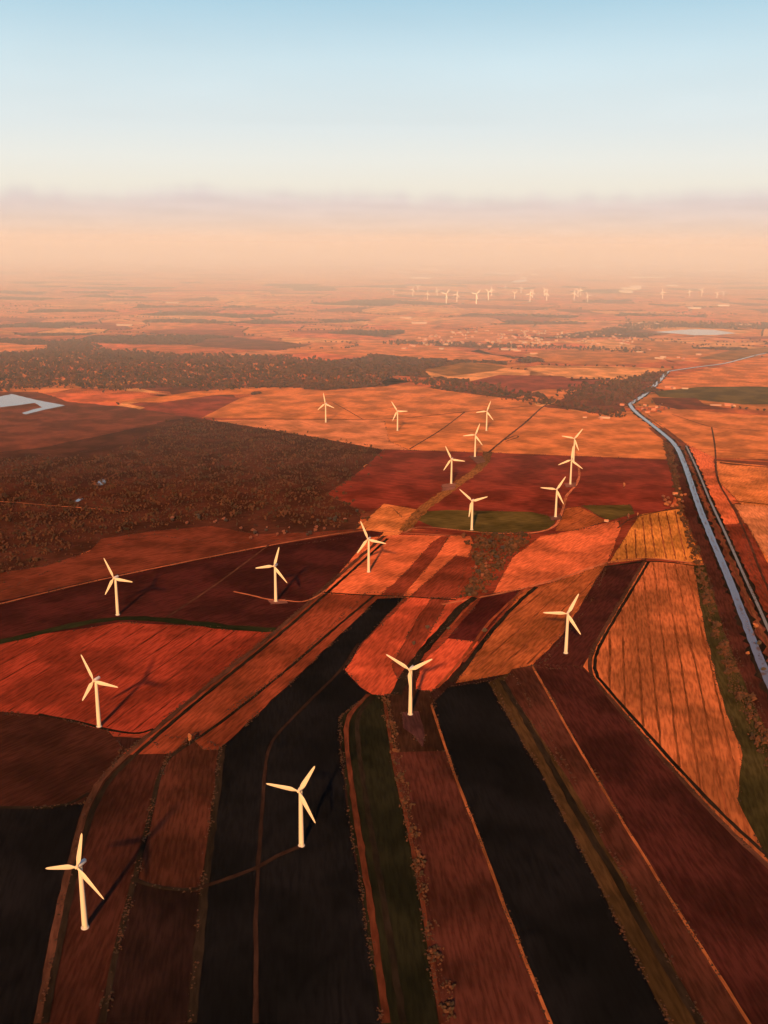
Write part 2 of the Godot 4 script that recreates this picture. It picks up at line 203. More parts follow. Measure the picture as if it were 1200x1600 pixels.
const PONDS := [
	["pale hooked pond beside the rust pasture", [-1652, -3925, -1517, -3965, -1496, -4035, -1352, -3889, -1195, -3754, -1237, -3662, -1272, -3548, -1295, -3574, -1283, -3660, -1265, -3705, -1328, -3810, -1374, -3746, -1418, -3699, -1552, -3678]],
	["long pale lake beyond the canal", [1889, -7196, 2110, -7374, 2253, -7469, 2379, -7424, 2446, -7138, 2268, -6998, 2103, -6961, 1989, -7101]],
	["small bright pond in the scrub wood", [-729.2, -2476.7, -736, -2526, -728, -2555, -712, -2519, -711.9, -2484.1]],
	["shallow pool beside the wet track", [-734.4, -2320.6, -731.3, -2351.7, -720.4, -2345.7, -723.6, -2314.8]],
	["tiny far pond before the wood", [-1097, -4484, -1080, -4517, -1048, -4465, -1065, -4432]],
	["blue reservoir near the far wind turbines", [1970, -16320, 2157, -17180, 2393, -17671, 2314, -16925, 2097, -16213]],
	["pale sheet of water at the far left edge", [-9971, -25612, -10062, -27143, -10301, -28357, -9654, -26477, -9355, -24409]],
]
# each wood: label, spacing, height, density, outline
const WOODS := [
	["dark scrub wood covering the heath", 8, 3.6, 0.62, [-1212, -2752, -994, -2847, -856, -2816, -766, -2967, -694, -3491, -593, -3417, -380, -3280, -160, -3089, -1, -2974, -90, -2643, -140.3, -2439.8, -90.5, -2302.4, -64.4, -2233.4, -76.6, -2125.2, -139.4, -2123.6, -228.2, -2173.9, -281.2, -2140.7, -384.6, -2169.8, -486.6, -2114.7, -603, -2032.7, -636.4, -1923.1, -685.3, -1808.1, -764.4, -1680.5]],
	["far dark wood band behind the northern stubble", 16, 10, 0.8, [-2327, -5590, -1961, -5548, -1920, -5974, -1863, -6297, -1649, -5809, -1231, -5563, -626, -5474, -201, -5173, 55, -4679, -59, -4371, -329, -4278, -543, -4248, -724, -4201, -955, -4286, -1109, -4144, -1357, -4265, -1568, -4104, -1693, -4026]],
	["small copse in the middle of the fields", 6, 5.5, 0.85, [173.5, -2051.9, 232.4, -2072.8, 313.3, -2065.1, 296.2, -1998.7, 247.7, -1901.4, 221.9, -1805.3, 196.7, -1745.9, 171.3, -1696.6, 153.2, -1669.5, 132.6, -1662.6, 140.5, -1709.6, 163.8, -1770.5, 180.4, -1867, 179.4, -1959.9]],
	["hedge of dark bushes along the canal bank", 3.6, 3.6, 0.9, [883, -3127, 875, -3025, 774, -2594, 691.1, -2265.1, 618.6, -1877, 540.7, -1523.1, 511.2, -1333.1, 484.4, -1159.1, 463.6, -1018.6, 440.3, -958.9, 458.7, -1097, 481, -1269.9, 528.3, -1522.9, 606, -1876.7, 682.1, -2264.9, 789, -2710, 851, -3024]],
	["overgrown line of bushes along the mossy strip", 3, 2.2, 0.75, [-5.2, -1266.1, 5.3, -1270.3, 18.1, -1155.6, 31, -1018.4, 41.6, -907.1, 50.6, -796.6, 60.9, -658, 49.9, -657.9, 40.1, -796.5, 29.8, -906.9, 18.2, -1032, 5.2, -1172.7]],
	["wood around the canal bend", 10, 7, 0.6, [746, -4217, 937, -4505, 1138, -4692, 1350, -4944, 1317, -4795, 1071, -4232, 956, -3946, 884, -3847, 838, -4007, 780, -3905, 704, -3967]],
	["trees between the far fields and the wind farm", 14, 9, 0.7, [25, -4587, 255, -4555, 442, -4396, 530, -4206, 612, -4031, 737, -3871, 852, -3724, 900, -3530, 821, -3581, 714, -3747, 567, -3896, 370, -4198, 164, -4403]],
	["tree belt below the village", 16, 9, 0.6, [-8, -6434, 388, -6296, 844, -6169, 1144, -6112, 1479, -5914, 1445, -5772, 1116, -5961, 748, -6010, 337, -6094, -7, -6187]],
	["wooded land beyond the pale lake", 18, 10, 0.6, [1744, -7806, 2109, -8092, 2504, -8062, 2951, -7912, 3009, -7676, 2595, -7583, 2314, -7675, 2014, -7534, 1758, -7345]],
	["wood patch beyond the apricot strip", 16, 10, 0.85, [-1878, -5793, -1972, -6166, -1970, -6417, -1779, -6139, -1620, -5705, -1687, -5566]],
]
# kind: two leaf materials, label, group
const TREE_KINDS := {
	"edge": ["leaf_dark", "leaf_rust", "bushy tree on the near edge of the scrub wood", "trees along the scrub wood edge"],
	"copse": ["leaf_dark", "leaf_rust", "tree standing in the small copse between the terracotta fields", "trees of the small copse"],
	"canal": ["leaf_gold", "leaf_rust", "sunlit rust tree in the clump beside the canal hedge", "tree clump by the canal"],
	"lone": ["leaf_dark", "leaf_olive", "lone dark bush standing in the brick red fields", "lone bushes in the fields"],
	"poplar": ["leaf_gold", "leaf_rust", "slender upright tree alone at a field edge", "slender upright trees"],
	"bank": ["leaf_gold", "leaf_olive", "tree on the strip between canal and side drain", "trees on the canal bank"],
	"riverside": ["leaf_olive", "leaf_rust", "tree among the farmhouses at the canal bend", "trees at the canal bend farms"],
}
const TREES := [
	["edge", -213, -2061, 9.2],
	["edge", -277, -2015, 8.6],
	["edge", -252, -2098, 6.1],
	["edge", -411, -2164, 9.7],
	["edge", -417, -2180, 9.9],
	["edge", -108, -2170, 9.8],
	["edge", -251, -2075, 6.8],
	["edge", -370, -2146, 6.7],
	["edge", -354, -2159, 9.3],
	["edge", -276, -2068, 6.2],
	["edge", -62, -2239, 9.0],
	["edge", -146, -2150, 8.3],
	["edge", -349, -2148, 8.1],
	["edge", -156, -2050, 9.4],
	["edge", -466, -2148, 8.4],
	["edge", -86, -2158, 9.7],
	["edge", -224, -2042, 7.8],
	["edge", -267, -2038, 6.5],
	["edge", -209, -2051, 6.4],
	["edge", -120, -2168, 7.8],
	["edge", -273, -2062, 7.9],
	["edge", -372, -2135, 6.6],
	["edge", -470, -2165, 9.1],
	["edge", -109, -2152, 9.1],
	["edge", -146, -2073, 8.7],
	["edge", -273, -2053, 8.8],
	["edge", -204, -2098, 6.0],
	["edge", -128, -2085, 9.2],
	["edge", -161, -2043, 7.4],
	["edge", -279, -2071, 8.9],
	["edge", -146, -2099, 8.7],
	["edge", -306, -2085, 9.1],
	["edge", -207, -2066, 6.1],
	["edge", -430, -2125, 8.6],
	["copse", 183, -1775, 9.5],
	["copse", 186, -1915, 7.7],
	["copse", 220, -1890, 9.4],
	["copse", 239, -1949, 10.6],
	["copse", 198, -1878, 7.5],
	["copse", 175, -1826, 8.4],
	["copse", 219, -1989, 9.4],
	["copse", 177, -1795, 10.6],
	["copse", 208, -1870, 7.9],
	["copse", 221, -1877, 8.3],
	["copse", 197, -1852, 7.5],
	["copse", 233, -1866, 8.2],
	["copse", 260, -1946, 8.1],
	["copse", 193, -1803, 8.9],
	["copse", 262, -2001, 10.0],
	["copse", 196, -1831, 8.3],
	["canal", 688, -2379, 8.9],
	["canal", 679, -2331, 9.4],
	["canal", 675, -2294, 10.6],
	["canal", 728, -2403, 9.3],
	["canal", 710, -2357, 8.9],
	["canal", 740, -2414, 8.6],
	["canal", 670, -2312, 7.3],
	["canal", 714, -2343, 8.7],
	["canal", 672, -2323, 10.6],
	["canal", 680, -2390, 9.2],
	["canal", 714, -2426, 7.6],
	["canal", 690, -2317, 7.3],
	["canal", 666, -2314, 10.2],
	["canal", 675, -2353, 10.8],
	["canal", 743, -2473, 8.2],
	["canal", 717, -2406, 7.6],
	["lone", 71, -1514, 8.0],
	["lone", 47, -1450, 7.0],
	["lone", 161, -1502, 10.0],
	["lone", 151, -1670, 8.0],
	["lone", 104, -1515, 6.0],
	["poplar", 607, -2489, 17.0],
	["poplar", 549, -2194, 15.0],
	["poplar", 576, -2217, 11.0],
	["poplar", -237, -1128, 16.0],
	["bank", 599, -1524, 11.0],
	["bank", 581, -1457, 9.0],
	["bank", 550, -1419, 7.0],
	["bank", 552, -1360, 8.0],
	["bank", 792, -2389, 5.0],
	["riverside", 1009, -3696, 10.5],
	["riverside", 981, -3797, 8.3],
	["riverside", 1033, -3780, 10.8],
	["riverside", 1044, -3930, 9.8],
	["riverside", 967, -3730, 9.0],
	["riverside", 1065, -3760, 9.5],
	["riverside", 987, -3757, 8.0],
	["riverside", 1049, -3771, 7.5],
	["riverside", 999, -3818, 9.9],
	["riverside", 964, -3704, 9.6],
	["riverside", 956, -3718, 7.4],
	["riverside", 967, -3742, 8.0],
	["riverside", 1068, -3784, 8.3],
	["riverside", 1067, -3872, 7.5],
	["riverside", 1048, -3826, 7.9],
	["riverside", 990, -3737, 8.4],
	["riverside", 1038, -3901, 10.3],
	["riverside", 1012, -3677, 8.7],
]
# each near turbine: place, blade angle, label
const TURBINES := [
	[-267.1, -784.3, 13, "white wind turbine on the darkened brick strip beside the diagonal farm track"],
	[-82.4, -914.6, 30, "white wind turbine on the black ploughed field with a service track"],
	[36.3, -1214.6, 56, "white wind turbine on dark pad ground at the head of the deep brick field"],
	[276.6, -1424.2, 24, "white wind turbine at the tip of the dark wedge beside the tramlined field"],
	[-361.2, -1174.2, 93, "white wind turbine on the russet field with diagonal rows"],
	[-439.7, -1573.2, 92, "white wind turbine on the grass baulk below the wine dark field"],
	[-185.3, -1643.1, 17, "white wind turbine on the curved pad edge in the wine dark field"],
	[-28.1, -1807.4, 96, "white wind turbine beside the long diagonal track on terracotta stubble"],
	[189.7, -2101.5, 69, "white wind turbine at the south rim of the olive green crop"],
	[172.3, -2531.8, 93, "white wind turbine west of the broad grassy track in the oxblood field"],
	[262.1, -2871.4, 21, "white wind turbine at the upper end of the broad grassy track"],
	[42.4, -3284.2, 86, "white wind turbine on apricot stubble beside the pale salmon field"],
	[336.2, -3295.6, 20, "white wind turbine on apricot stubble just left of the dark field path"],
	[-202.1, -3433.1, 110, "white wind turbine beyond the scrub wood beside the dark northern hedge"],
	[539.7, -2827.5, 37, "white wind turbine at the border of apricot stubble and oxblood plough"],
	[478.9, -2533.9, 4, "white wind turbine on the oxblood field beside the curved gravel track"],
	[388.8, -2212.0, 31, "white wind turbine east of the olive green crop where the gravel track bends"],
]
const FAR_TURBINES := [
	[95, -12090, 0.90],
	[313, -11831, 1.15],
	[405, -12921, 1.00],
	[456, -11183, 1.00],
	[600, -12013, 1.00],
	[611, -10383, 1.55],
	[744, -10736, 1.25],
	[917, -10419, 1.50],
	[1110, -11141, 1.35],
	[1242, -12101, 1.10],
	[1581, -13624, 0.70],
	[1430, -11436, 1.00],
	[1674, -12775, 1.10],
	[1517, -10829, 1.30],
	[1651, -11596, 1.00],
	[1855, -12039, 1.10],
	[1732, -11095, 1.20],
	[2058, -11260, 1.20],
	[2226, -11946, 1.10],
	[2311, -12246, 1.00],
	[2136, -10905, 1.10],
	[3125, -11653, 1.20],
	[3565, -12124, 1.00],
	[3759, -12294, 1.15],
	[3810, -11876, 0.90],
	[4030, -12331, 0.80],
	[284, -26659, 1.40],
	[581, -26748, 1.30],
	[776, -26115, 1.50],
	[1069, -26201, 1.40],
	[1265, -26258, 1.30],
]
# farm buildings: place, length, width, height, turn, kind
const FARMS := [
	[1225, -4356, 34, 13, 7, 80, "farm", "of the canal farm below the apricot field"],
	[1239, -4337, 22, 12, 7, 10, "farm", "of the canal farm below the apricot field"],
	[1284, -4319, 26, 9, 5, 85, "barn", "of the canal farm below the apricot field"],
	[968, -3758, 16, 9, 6, 30, "farm", "at the canal bend"],
	[966, -3685, 18, 10, 6, 60, "farm", "at the canal bend"],
	[1000, -3745, 20, 10, 7, 80, "farm", "at the canal bend"],
	[1035, -3807, 18, 9, 6, 70, "farm", "at the canal bend"],
	[1013, -3701, 14, 9, 6, 20, "farm", "at the canal bend"],
	[998, -3852, 14, 8, 6, 40, "farm", "at the canal bend"],
	[909, -3848, 16, 9, 7, 60, "farm", "on the north edge of the broad apricot stubble"],
	[781, -3552, 34, 11, 6, 75, "barn", "on the north edge of the broad apricot stubble"],
	[762, -3538, 18, 10, 6, 15, "farm", "on the north edge of the broad apricot stubble"],
	[712, -3563, 14, 9, 5, 70, "farm", "on the north edge of the broad apricot stubble"],
	[1322, -3866, 30, 14, 8, 80, "farm", "beside the olive pasture east of the canal"],
	[1272, -3864, 40, 8, 4, 88, "barn", "beside the olive pasture east of the canal"],
	[1336, -3851, 18, 12, 7, 5, "farm", "beside the olive pasture east of the canal"],
	[1478, -5482, 46, 16, 8, 65, "barn", "near the distant canal reach"],
	[1516, -5547, 30, 14, 8, 60, "barn", "near the distant canal reach"],
	[1453, -5807, 40, 14, 7, 85, "barn", "near the distant canal reach"],
	[1541, -5954, 20, 14, 8, 20, "farm", "near the distant canal reach"],
	[1601, -5552, 18, 12, 6, 80, "farm", "near the distant canal reach"],
	[1751, -5691, 28, 14, 8, 80, "barn", "near the distant canal reach"],
	[1611, -5490, 18, 12, 6, 30, "farm", "near the distant canal reach"],
	[497, -2177, 9, 6, 4, 60, "farm", "between the ploughed field and the canal"],
	[721, -2432, 12, 8, 5, 70, "farm", "between the ploughed field and the canal"],
	[327, -5908, 26, 16, 8, 70, "barn", "at the near edge of the village"],
	[716, -5898, 90, 20, 8, 87, "barn", "at the near edge of the village"],
	[755, -5830, 40, 16, 8, 85, "barn", "at the near edge of the village"],
	[832, -5698, 40, 14, 8, 80, "farm", "at the near edge of the village"],
	[113, -5929, 30, 20, 9, 60, "farm", "at the near edge of the village"],
	[169, -6083, 26, 14, 8, 80, "farm", "at the near edge of the village"],
	[258, -7798, 110, 30, 14, 88, "barn", "far out on the hazy plain"],
	[176, -8321, 70, 30, 14, 80, "barn", "far out on the hazy plain"],
	[139, -8317, 40, 24, 12, 80, "barn", "far out on the hazy plain"],
	[-1889, -7428, 110, 30, 12, 85, "barn", "far out on the hazy plain"],
	[-2099, -10170, 120, 40, 14, 85, "barn", "far out on the hazy plain"],
	[2752, -7833, 90, 24, 10, 80, "barn", "far out on the hazy plain"],
	[1974, -7951, 50, 24, 10, 80, "barn", "far out on the hazy plain"],
	[2074, -7897, 60, 24, 10, 70, "barn", "far out on the hazy plain"],
	[1493, -6546, 40, 18, 8, 80, "farm", "far out on the hazy plain"],
	[-958, -4789, 30, 14, 7, 85, "farm", "far out on the hazy plain"],
]
const SHEDS := [
	[3285, -13883, 230, 90, 34, 80],
	[3054, -13139, 160, 80, 26, 60],
	[3452, -14294, 140, 70, 40, 85],
	[2391, -20702, 420, 120, 20, 88],
	[2642, -21186, 380, 90, 18, 88],
	[2187, -21080, 300, 90, 18, 88],
	[3410, -24370, 120, 90, 40, 80],
	[3719, -25038, 120, 80, 44, 70],
	[2866, -20004, 130, 90, 32, 80],
	[2411, -18144, 120, 80, 24, 80],
	[4577, -27228, 200, 140, 60, 80],
	[4813, -28020, 260, 120, 30, 88],
	[542, -17769, 240, 90, 26, 88],
	[708, -17802, 140, 90, 22, 88],
	[4577, -18912, 300, 100, 22, 88],
	[4872, -18972, 200, 90, 22, 88],
	[5008, -19000, 140, 90, 22, 88],
	[8957, -33725, 200, 160, 90, 70],
	[990, -23184, 600, 90, 24, 88],
	[4220, -15259, 160, 80, 16, 88],
	[2980, -9933, 120, 40, 12, 88],
	[7439, -24302, 300, 120, 24, 88],
	[7683, -24364, 220, 120, 24, 88],
	[8010, -24447, 400, 120, 24, 88],
	[5531, -26815, 200, 120, 40, 88],
	[3403, -10385, 110, 40, 12, 88],
]
const VILLAGE := [66, -6527, 434, -7078, 854, -7270, 1332, -7151, 1726, -6931, 1495, -6137, 1151, -6151, 748, -6010, 339, -6133, 107, -6040]

# ------------------------------------------------------------------ helpers
func lin(c: Array) -> Color:
	return Color(c[0], c[1], c[2]).linear_to_srgb()

func numbered(called: String) -> String:
	var n: int = taken.get(called, 0)
	taken[called] = n + 1
	return called if n == 0 else "%s_%03d" % [called, n]

func tag(o: Node, label: String, category := "", group := "", kind := "") -> Node:
	if label: o.set_meta("label", label)
	if category: o.set_meta("category", category)
	if group: o.set_meta("group", group)
	if kind: o.set_meta("kind", kind)
	return o

func put(called: String, mesh: Mesh, m: Material, parent: Node = null) -> MeshInstance3D:
	var o := MeshInstance3D.new()
	o.mesh = mesh
	if m: o.material_override = m
	if parent:
		o.name = called
		parent.add_child(o, true)
	else:
		o.name = numbered(called)
		add_child(o)
	return o

func pts(flat: Array) -> PackedVector2Array:
	var p := PackedVector2Array()
	for i in range(0, flat.size(), 2): p.append(Vector2(flat[i], flat[i + 1]))
	return p

func ramp(a: Array, b: Array, lo := 0.0, hi := 1.0) -> Gradient:
	var g := Gradient.new()
	g.offsets = PackedFloat32Array([lo, hi])
	g.colors = PackedColorArray([lin(a), lin(b)])
	return g

func noise_texture(sd: int, freq: float, octaves: int, g: Gradient, size := 512) -> NoiseTexture2D:
	var n := FastNoiseLite.new()
	n.seed = sd
	n.noise_type = FastNoiseLite.TYPE_SIMPLEX_SMOOTH
	n.frequency = freq
	n.fractal_octaves = octaves
	var t := NoiseTexture2D.new()
	t.width = size
	t.height = size
	t.seamless = true
	t.noise = n
	t.color_ramp = g
	return t

func soil(tone: String) -> StandardMaterial3D:
	if not mats.has(tone):
		var m := StandardMaterial3D.new()
		m.albedo_color = lin(TONE[tone])
		m.roughness = 0.95
		m.specular_mode = BaseMaterial3D.SPECULAR_DISABLED
		m.albedo_texture = tex_rows
		m.detail_enabled = true
		m.detail_blend_mode = BaseMaterial3D.BLEND_MODE_MUL
		m.detail_uv_layer = BaseMaterial3D.DETAIL_UV_2
		m.detail_albedo = tex_patch
		mats[tone] = m
	return mats[tone]

func plain(key: String, c: Array, rough := 0.9, spec := 0.3) -> StandardMaterial3D:
	if not mats.has(key):
		var m := StandardMaterial3D.new()
		m.albedo_color = lin(c)
		m.roughness = rough
		m.metallic_specular = spec
		mats[key] = m
	return mats[key]

# a sheet over a polygon; uv runs along and across the rows in metres, uv2 over the land in metres
func sheet(poly: PackedVector2Array, y: float, along: Vector2, ragged: float) -> ArrayMesh:
	var fine := PackedVector2Array()
	for i in poly.size():
		var a := poly[i]
		var b := poly[(i + 1) % poly.size()]
		var n := 1 if ragged <= 0.0 else clampi(int(a.distance_to(b) / 22.0), 1, 40)
		for k in n:
			var q := a.lerp(b, float(k) / n)
			if ragged > 0.0 and k > 0:
				q += (b - a).orthogonal().normalized() * ragged * (noise.get_noise_2d(q.x * 2.0, q.y * 2.0) + noise.get_noise_2d(q.x * 9.0 + 500.0, q.y * 9.0) * 0.7)
			fine.append(q)
	var idx := Geometry2D.triangulate_polygon(fine)
	if idx.is_empty():
		fine = poly
		idx = Geometry2D.triangulate_polygon(fine)
	var st := SurfaceTool.new()
	st.begin(Mesh.PRIMITIVE_TRIANGLES)
	var across := along.orthogonal()
	for p in fine:
		st.set_normal(Vector3.UP)
		st.set_uv(Vector2(p.dot(across) / 130.0, p.dot(along) / 1000.0))
		st.set_uv2(p / 1300.0)
		st.add_vertex(Vector3(p.x, y, p.y))
	for k in range(0, idx.size(), 3):
		var a := fine[idx[k]]
		var b := fine[idx[k + 1]]
		var c := fine[idx[k + 2]]
		var order := [0, 1, 2] if (b - a).cross(c - a) > 0.0 else [0, 2, 1]
		for j in order: st.add_index(idx[k + j])
	return st.commit()

func smooth_line(p: PackedVector2Array, cut := 0.22) -> PackedVector2Array:
	for turn in 2:
		var q := PackedVector2Array([p[0]])
		for i in range(1, p.size() - 1):
			q.append(p[i].lerp(p[i - 1], cut))
			q.append(p[i].lerp(p[i + 1], cut))
		q.append(p[p.size() - 1])
		p = q
	var fine := PackedVector2Array()
	for i in p.size() - 1:
		var n := clampi(int(p[i].distance_to(p[i + 1]) / 14.0), 1, 60)
		for k in n: fine.append(p[i].lerp(p[i + 1], float(k) / n))
	fine.append(p[p.size() - 1])
	return fine

func ribbon(line: PackedVector2Array, width: float, y: float, wobble := 0.25) -> ArrayMesh:
	var st := SurfaceTool.new()
	st.begin(Mesh.PRIMITIVE_TRIANGLES)
	var run := 0.0
	for i in line.size():
		var d := (line[mini(i + 1, line.size() - 1)] - line[maxi(i - 1, 0)]).normalized()
		var s := d.orthogonal()
		if i > 0: run += line[i].distance_to(line[i - 1])
		for e in [-1.0, 1.0]:
			var w := width * 0.5 * (1.0 + wobble * 2.0 * noise.get_noise_2d(run * 5.0, e * 300.0 + width * 17.0))
			var q: Vector2 = line[i] + s * e * w
			st.set_normal(Vector3.UP)
			st.set_uv(Vector2(e * width / 340.0, run / 900.0))
			st.set_uv2(q / 2300.0)
			st.add_vertex(Vector3(q.x, y, q.y))
		if i > 0:
			var k := i * 2
			for j in [k - 2, k - 1, k, k, k - 1, k + 1]: st.add_index(j)
	return st.commit()

func quad(st: SurfaceTool, c: Vector3, u: Vector3, v: Vector3, n: Vector3) -> void:
	for w in [[-1, -1], [1, 1], [1, -1], [-1, -1], [-1, 1], [1, 1]]:
		st.set_normal(n)
		st.add_vertex(c + u * w[0] + v * w[1])

# leaf sprays spread through a lumpy crown of about unit height; base at y = low
func crown_mesh(sd: int, count: int, size: float, low: float, wide: float) -> ArrayMesh:
	var r := RandomNumberGenerator.new()
	r.seed = sd
	var lumps := []
	for k in 7:
		var a := r.randf() * TAU
		lumps.append([Vector3(cos(a) * wide * r.randf_range(0.2, 0.62), lerpf(low + 0.22, 0.84, r.randf()), sin(a) * wide * r.randf_range(0.2, 0.62)), r.randf_range(0.42, 0.7) * wide])
	lumps.append([Vector3(0, 0.66, 0), wide * 0.72])
	var st := SurfaceTool.new()
	st.begin(Mesh.PRIMITIVE_TRIANGLES)
	for k in count:
		var l: Array = lumps[k % lumps.size()]
		var d := Vector3(r.randfn(), r.randfn(), r.randfn()).normalized()
		var c: Vector3 = l[0] + d * l[1] * pow(r.randf(), 0.35) * Vector3(1, 0.85, 1)
		c.y = clampf(c.y, low, 1.0)
		var n := (d + Vector3(r.randfn(), r.randfn(), r.randfn()) * 0.5).normalized()
		var u := n.cross(Vector3(r.randfn(), r.randfn(), r.randfn())).normalized()
		var v := n.cross(u)
		var s := size * r.randf_range(0.6, 1.3)
		quad(st, c, u * s, v * s * 0.7, n)
	return st.commit()

func tube(st: SurfaceTool, a: Vector3, b: Vector3, ra: float, rb: float, sides := 6) -> void:
	var d := (b - a).normalized()
	var u := d.cross(Vector3(0.3, 0.2, 1)).normalized()
	var v := d.cross(u)
	for k in sides:
		var t0 := TAU * k / sides
		var t1 := TAU * (k + 1) / sides
		var n0 := u * cos(t0) + v * sin(t0)
		var n1 := u * cos(t1) + v * sin(t1)
		for w in [[a + n0 * ra, n0], [b + n0 * rb, n0], [b + n1 * rb, n1], [a + n0 * ra, n0], [b + n1 * rb, n1], [a + n1 * ra, n1]]:
			st.set_normal(w[1])
			st.add_vertex(w[0])

func trunk_mesh(sd: int) -> ArrayMesh:
	var r := RandomNumberGenerator.new()
	r.seed = sd
	var st := SurfaceTool.new()
	st.begin(Mesh.PRIMITIVE_TRIANGLES)
	tube(st, Vector3(0, -0.08, 0), Vector3(0.01, 0.5, 0), 0.035, 0.02)
	tube(st, Vector3(0.01, 0.5, 0), Vector3(0.03, 0.85, 0.02), 0.02, 0.006)
	for k in 4:
		var a := r.randf() * TAU
		tube(st, Vector3(0.005, 0.3 + 0.07 * k, 0), Vector3(cos(a) * 0.24, 0.52 + 0.08 * k, sin(a) * 0.24), 0.014, 0.004, 5)
	return st.commit()

func lathe(profile: Array, sides: int, m: Transform3D) -> ArrayMesh:
	# profile: [radius, height] from bottom to top
	var st := SurfaceTool.new()
	st.begin(Mesh.PRIMITIVE_TRIANGLES)
	for i in profile.size():
		for k in sides + 1:
			var t := TAU * k / sides
			st.set_smooth_group(0)
			st.add_vertex(m * Vector3(cos(t) * profile[i][0], profile[i][1], sin(t) * profile[i][0]))
	for i in profile.size() - 1:
		for k in sides:
			var a := i * (sides + 1) + k
			var b := a + sides + 1
			for j in [a, a + 1, b, b, a + 1, b + 1]: st.add_index(j)
	st.generate_normals()
	return st.commit()

# rings of points (equal counts) joined into one closed skin
func loft(rings: Array) -> ArrayMesh:
	var st := SurfaceTool.new()
	st.begin(Mesh.PRIMITIVE_TRIANGLES)
	var n: int = rings[0].size()
	for ring in rings:
		for p in ring:
			st.set_smooth_group(0)
			st.add_vertex(p)
	for i in rings.size() - 1:
		for k in n:
			var a := i * n + k
			var b := i * n + (k + 1) % n
			for j in [a, b, a + n, a + n, b, b + n]: st.add_index(j)
	for k in range(1, n - 1):
		for j in [0, k + 1, k]: st.add_index(j)
		var z := (rings.size() - 1) * n
		for j in [z, z + k, z + k + 1]: st.add_index(j)
	st.generate_normals()
	return st.commit()

# ------------------------------------------------------------------ wind turbines
var tower_mesh: ArrayMesh
var flange_mesh: ArrayMesh
var nacelle_mesh: ArrayMesh
var spinner_mesh: ArrayMesh
var blade_mesh: ArrayMesh
var footing_mesh: ArrayMesh
var door_mesh: BoxMesh
var vane_mesh: ArrayMesh

func turbine_shapes() -> void:
	tower_mesh = lathe([[2.7, -1.0], [2.68, 1.2], [2.55, 12.0], [2.35, 28.0], [2.1, 46.0], [1.85, 63.4], [1.7, 63.6]], 24, Transform3D())
	flange_mesh = lathe([[2.55, -0.16], [2.63, -0.14], [2.63, 0.14], [2.55, 0.16]], 24, Transform3D())
	footing_mesh = lathe([[3.6, -1.0], [3.6, 1.3], [3.4, 1.5], [2.2, 1.55]], 20, Transform3D())
	door_mesh = BoxMesh.new()
	door_mesh.size = Vector3(1.0, 2.3, 0.25)
	# nacelle: rounded sections along its axis, nose at +z
	var rings := []
	for s in [[-7.2, 0.55], [-7.0, 0.86], [-6.0, 0.97], [-2.0, 1.0], [1.2, 0.98], [2.6, 0.86], [3.1, 0.7]]:
		var ring := []
		for k in 16:
			var t := TAU * k / 16.0
			var cx: float = signf(cos(t)) * pow(absf(cos(t)), 0.55) * 1.75 * s[1]
			var cy: float = signf(sin(t)) * pow(absf(sin(t)), 0.55) * 1.85 * s[1]
			ring.append(Vector3(cx, cy + 0.2, s[0]))
		rings.append(ring)
	nacelle_mesh = loft(rings)
	spinner_mesh = lathe([[1.55, 0.0], [1.75, 0.5], [1.72, 1.5], [1.45, 2.5], [0.95, 3.3], [0.4, 3.75], [0.0, 3.9]], 18, Transform3D(Basis(Vector3.RIGHT, PI / 2), Vector3(0, 0, 3.0)))
	# blade along +y, thin across z, from root to tip
	rings = []
	for s in [[0.0, 1.7, 1.7, 0.0], [1.8, 1.7, 1.7, 0.1], [4.0, 3.0, 1.45, 0.38], [6.5, 4.3, 1.1, 0.62], [9.0, 4.6, 0.9, 0.62], [14.0, 4.2, 0.66, 0.5], [20.0, 3.5, 0.46, 0.36], [26.0, 2.8, 0.33, 0.26], [31.0, 2.2, 0.24, 0.2], [34.5, 1.5, 0.16, 0.14], [35.8, 0.55, 0.09, 0.1], [36.2, 0.2, 0.05, 0.08]]:
		var ring := []
		for k in 12:
			var t := TAU * k / 12.0
			var x: float = cos(t) * s[1] * 0.58
			var z: float = sin(t) * s[2] * 0.5 * (1.0 - 0.35 * clampf(-cos(t), 0.0, 1.0))
			x += s[3] * 0.9
			var tw: float = 0.22 * (1.0 - s[0] / 36.0)
			ring.append(Vector3(x * cos(tw) - z * sin(tw), s[0], x * sin(tw) + z * cos(tw)))
		rings.append(ring)
	blade_mesh = loft(rings)
	var st := SurfaceTool.new()
	st.begin(Mesh.PRIMITIVE_TRIANGLES)
	tube(st, Vector3(0, 0, 0), Vector3(0, 1.7, 0), 0.09, 0.06)
	tube(st, Vector3(-0.6, 1.5, 0), Vector3(0.6, 1.5, 0), 0.06, 0.06)
	vane_mesh = st.commit()

